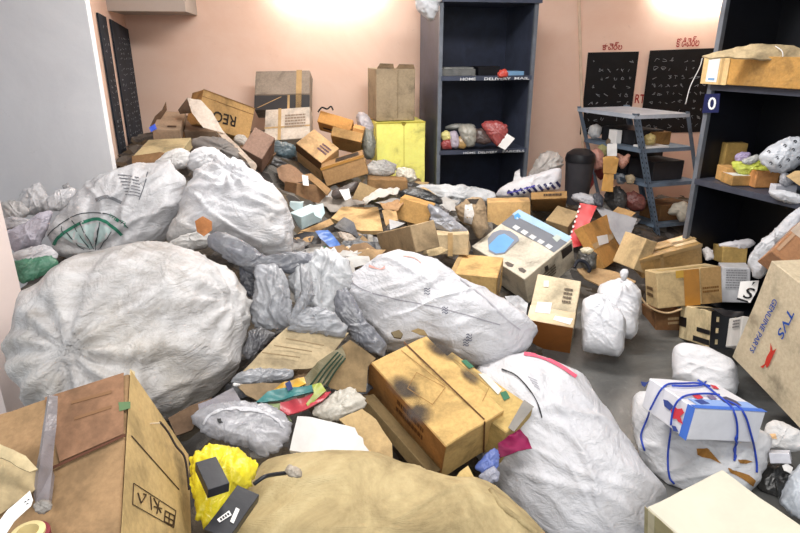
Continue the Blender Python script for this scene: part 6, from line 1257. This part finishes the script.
b = B('cream_carton', 'cream carton with taped end at the bottom right corner', 'carton', 1.55, dict(P=(645,506), A=(719,469.5), B=(735,590), AB=(826,537), C=(643,548)), plain((208, 203, 186), 0.5, 0.3, 0, 0.05), vis='c', wob=0.004)
patch(b, 'bc', rect(0.0, 0.0, 1.0, 1), plain((196, 186, 142), 0.25, 0.6, 0, 0.25), 'taped_end', label='glossy olive taped end'); 
for k in range(3): patch(b, 'bc', rect(0.05 + k * 0.3, 0.0, 0.13 + k * 0.3, 1), plain((220, 212, 180), 0.2, 0.6), 'tape_strip', lift=0.003)
# ------------------------------------------------------------------ torn scraps strewn over the heap
LM = [(307,215,'the pale blue-white box'),(358,219,'the large flat tan lid'),(328,240,'the blue printed wrapper'),(346,226,'the dark grey foam piece'),(366,191,'the leaning olive-brown card'),(414,212,'the lying tan carton'),
 (396,240,'the dusty brown leaning carton'),(345,172,'the brown box with a slot'),(445,245,'the crushed beige carton'),(380,168,'the newspaper bundle'),(387,184,'the long low tan carton'),(300,190,'the open-sided dark brown carton'),
 (368,250,'the torn beige carton'),(420,196,'the black plastic bag'),(318,153,'the tilted tan box'),(470,218,'the upright kraft bag'),(450,222,'the grey plastic wrap'),(450,194,'the long white plastic bag'),(590,222,'the red folder'),
 (617,225,'the silvery printed sheet'),(550,205,'the darker brown carton'),(577,180,'the round bin'),(610,242,'the label-bearing kraft carton'),(225,113,'the upside-down lettered carton'),(220,148,'the fluffy grey bundle'),(160,146,'the flat yellowish carton'),
 (290,123,'the whitish wrapped carton'),(295,345,'the wide creased tan sheet'),(325,370,'the olive folded sheet'),(345,370,'the dark olive-brown board'),(290,400,'the red and pink packet'),(260,392,'the brown triangular flap'),(228,205,'the tall grey-white sack'),
 (320,285,'the whitish crinkled film'),(272,295,'the translucent grey bag'),(400,290,'the long white sack'),(508,225,'the plain tan carton'),(478,275,'the sandy carton')]
USED = set()
KEEP = [(322, 202, 392, 236), (284, 196, 330, 234), (308, 226, 350, 254), (340, 178, 405, 204), (294, 138, 370, 190), (370, 222, 475, 262)]
def scatter(n_, region, mats, size, noun, cat, grp, name, seed, ymax=9):
    rs = random.Random(seed); k = 0; t_ = 0
    while k < n_ and t_ < n_ * 14:
        t_ += 1
        x = rs.uniform(region[0], region[2]); y = rs.uniform(region[1], region[3]); Y = Yheap(x, y, 0.03)
        if Y > ymax: continue
        p = at(x, y, Y)
        if p[2] < 0.02 or any(x0 < x < x1 and y0 < y < y1 for x0, y0, x1, y1 in KEEP): continue
        mi = rs.randrange(len(mats)); m_, word = mats[mi]; lab = None; s0 = rs.uniform(*size)
        sw = 'small' if s0 < size[0] + (size[1] - size[0]) * 0.4 else 'larger'
        for lx, ly, ph in sorted(LM, key=lambda q: (q[0] - x) ** 2 + (q[1] - y) ** 2)[:3]:
            dx, dy = x - lx, y - ly; rel = ('right of' if dx > 0 else 'left of') if abs(dx) > abs(dy) else ('just below' if dy > 0 else 'just above')
            l_ = '%s %s %s %s %s' % (sw, word, noun, rel, ph)
            if l_ not in USED: lab = l_; break
        if not lab: continue
        USED.add(lab); s = s0 / Y * 4.0; a0 = rs.uniform(0, 6.28); q = []
        for j in range(rs.choice((4, 4, 5))):
            a_ = a0 + j * 6.283 / 4.5; r_ = s * rs.uniform(0.7, 1.25); q.append((x + r_ * math.cos(a_) * 1.25, y + r_ * math.sin(a_) * 0.6))
        sheet(name, lab, cat, q, Y, m_, lay=rs.uniform(0.35, 0.75), side=rs.uniform(-0.5, 0.5), front=rs.uniform(-.5, .2), th=0.004, crump=rs.uniform(0.008, 0.03), cuts=3, group=grp, freq=9, seed=rs.uniform(0, 50)); k += 1
PW = [(sack((206, 204, 200), 0.5), 'off-white'), (plain((196, 194, 190), 0.6, 0.2, 0, 0.15, 'paper', 0.2), 'white paper'), (sack((188, 184, 180), 0.6), 'light grey'), (film((190, 188, 186), 1, 0.35, 0.4), 'shiny pale film')]
PC = [(card((176, 140, 96), 0.4), 'brown card'), (card((198, 164, 116), 0.3), 'pale tan card'), (card((140, 108, 76), 0.4), 'dark brown card')]
PD = [(film((70, 66, 64), 1, 0.4, 0.4), 'dark plastic'), (film((96, 92, 92), 1, 0.4, 0.4), 'grey plastic'), (film((52, 54, 60), 1, 0.4, 0.3), 'black plastic')]
scatter(18, (300, 185, 420, 262), PW, (7, 15), 'scrap', 'scrap', 'whitish scraps in mid-heap', 'paper_scrap', 1)
scatter(22, (300, 175, 425, 260), PC, (8, 17), 'piece', 'scrap', 'brown card scraps in mid-heap', 'card_scrap', 2)
scatter(22, (290, 180, 430, 265), PD, (8, 16), 'scrap', 'scrap', 'dark plastic scraps in mid-heap', 'plastic_scrap', 3)
scatter(10, (150, 128, 300, 165), PC + PD, (7, 14), 'scrap', 'scrap', 'scraps at the back left of the heap', 'card_scrap', 4)
scatter(12, (425, 195, 480, 250), PW + PD, (6, 12), 'crumple', 'scrap', 'grey scraps near the kraft bag', 'plastic_scrap', 5)
scatter(12, (560, 195, 640, 235), PD + PW, (6, 12), 'crumple', 'scrap', 'scraps before the slotted rack', 'plastic_scrap', 6)
scatter(12, (240, 330, 350, 400), PC + PD, (6, 13), 'piece', 'scrap', 'scraps around the tan sheet', 'card_scrap', 7)
scatter(8, (300, 255, 345, 300), PW, (7, 12), 'crumple', 'scrap', 'film scraps left of the long sack', 'plastic_scrap', 8)
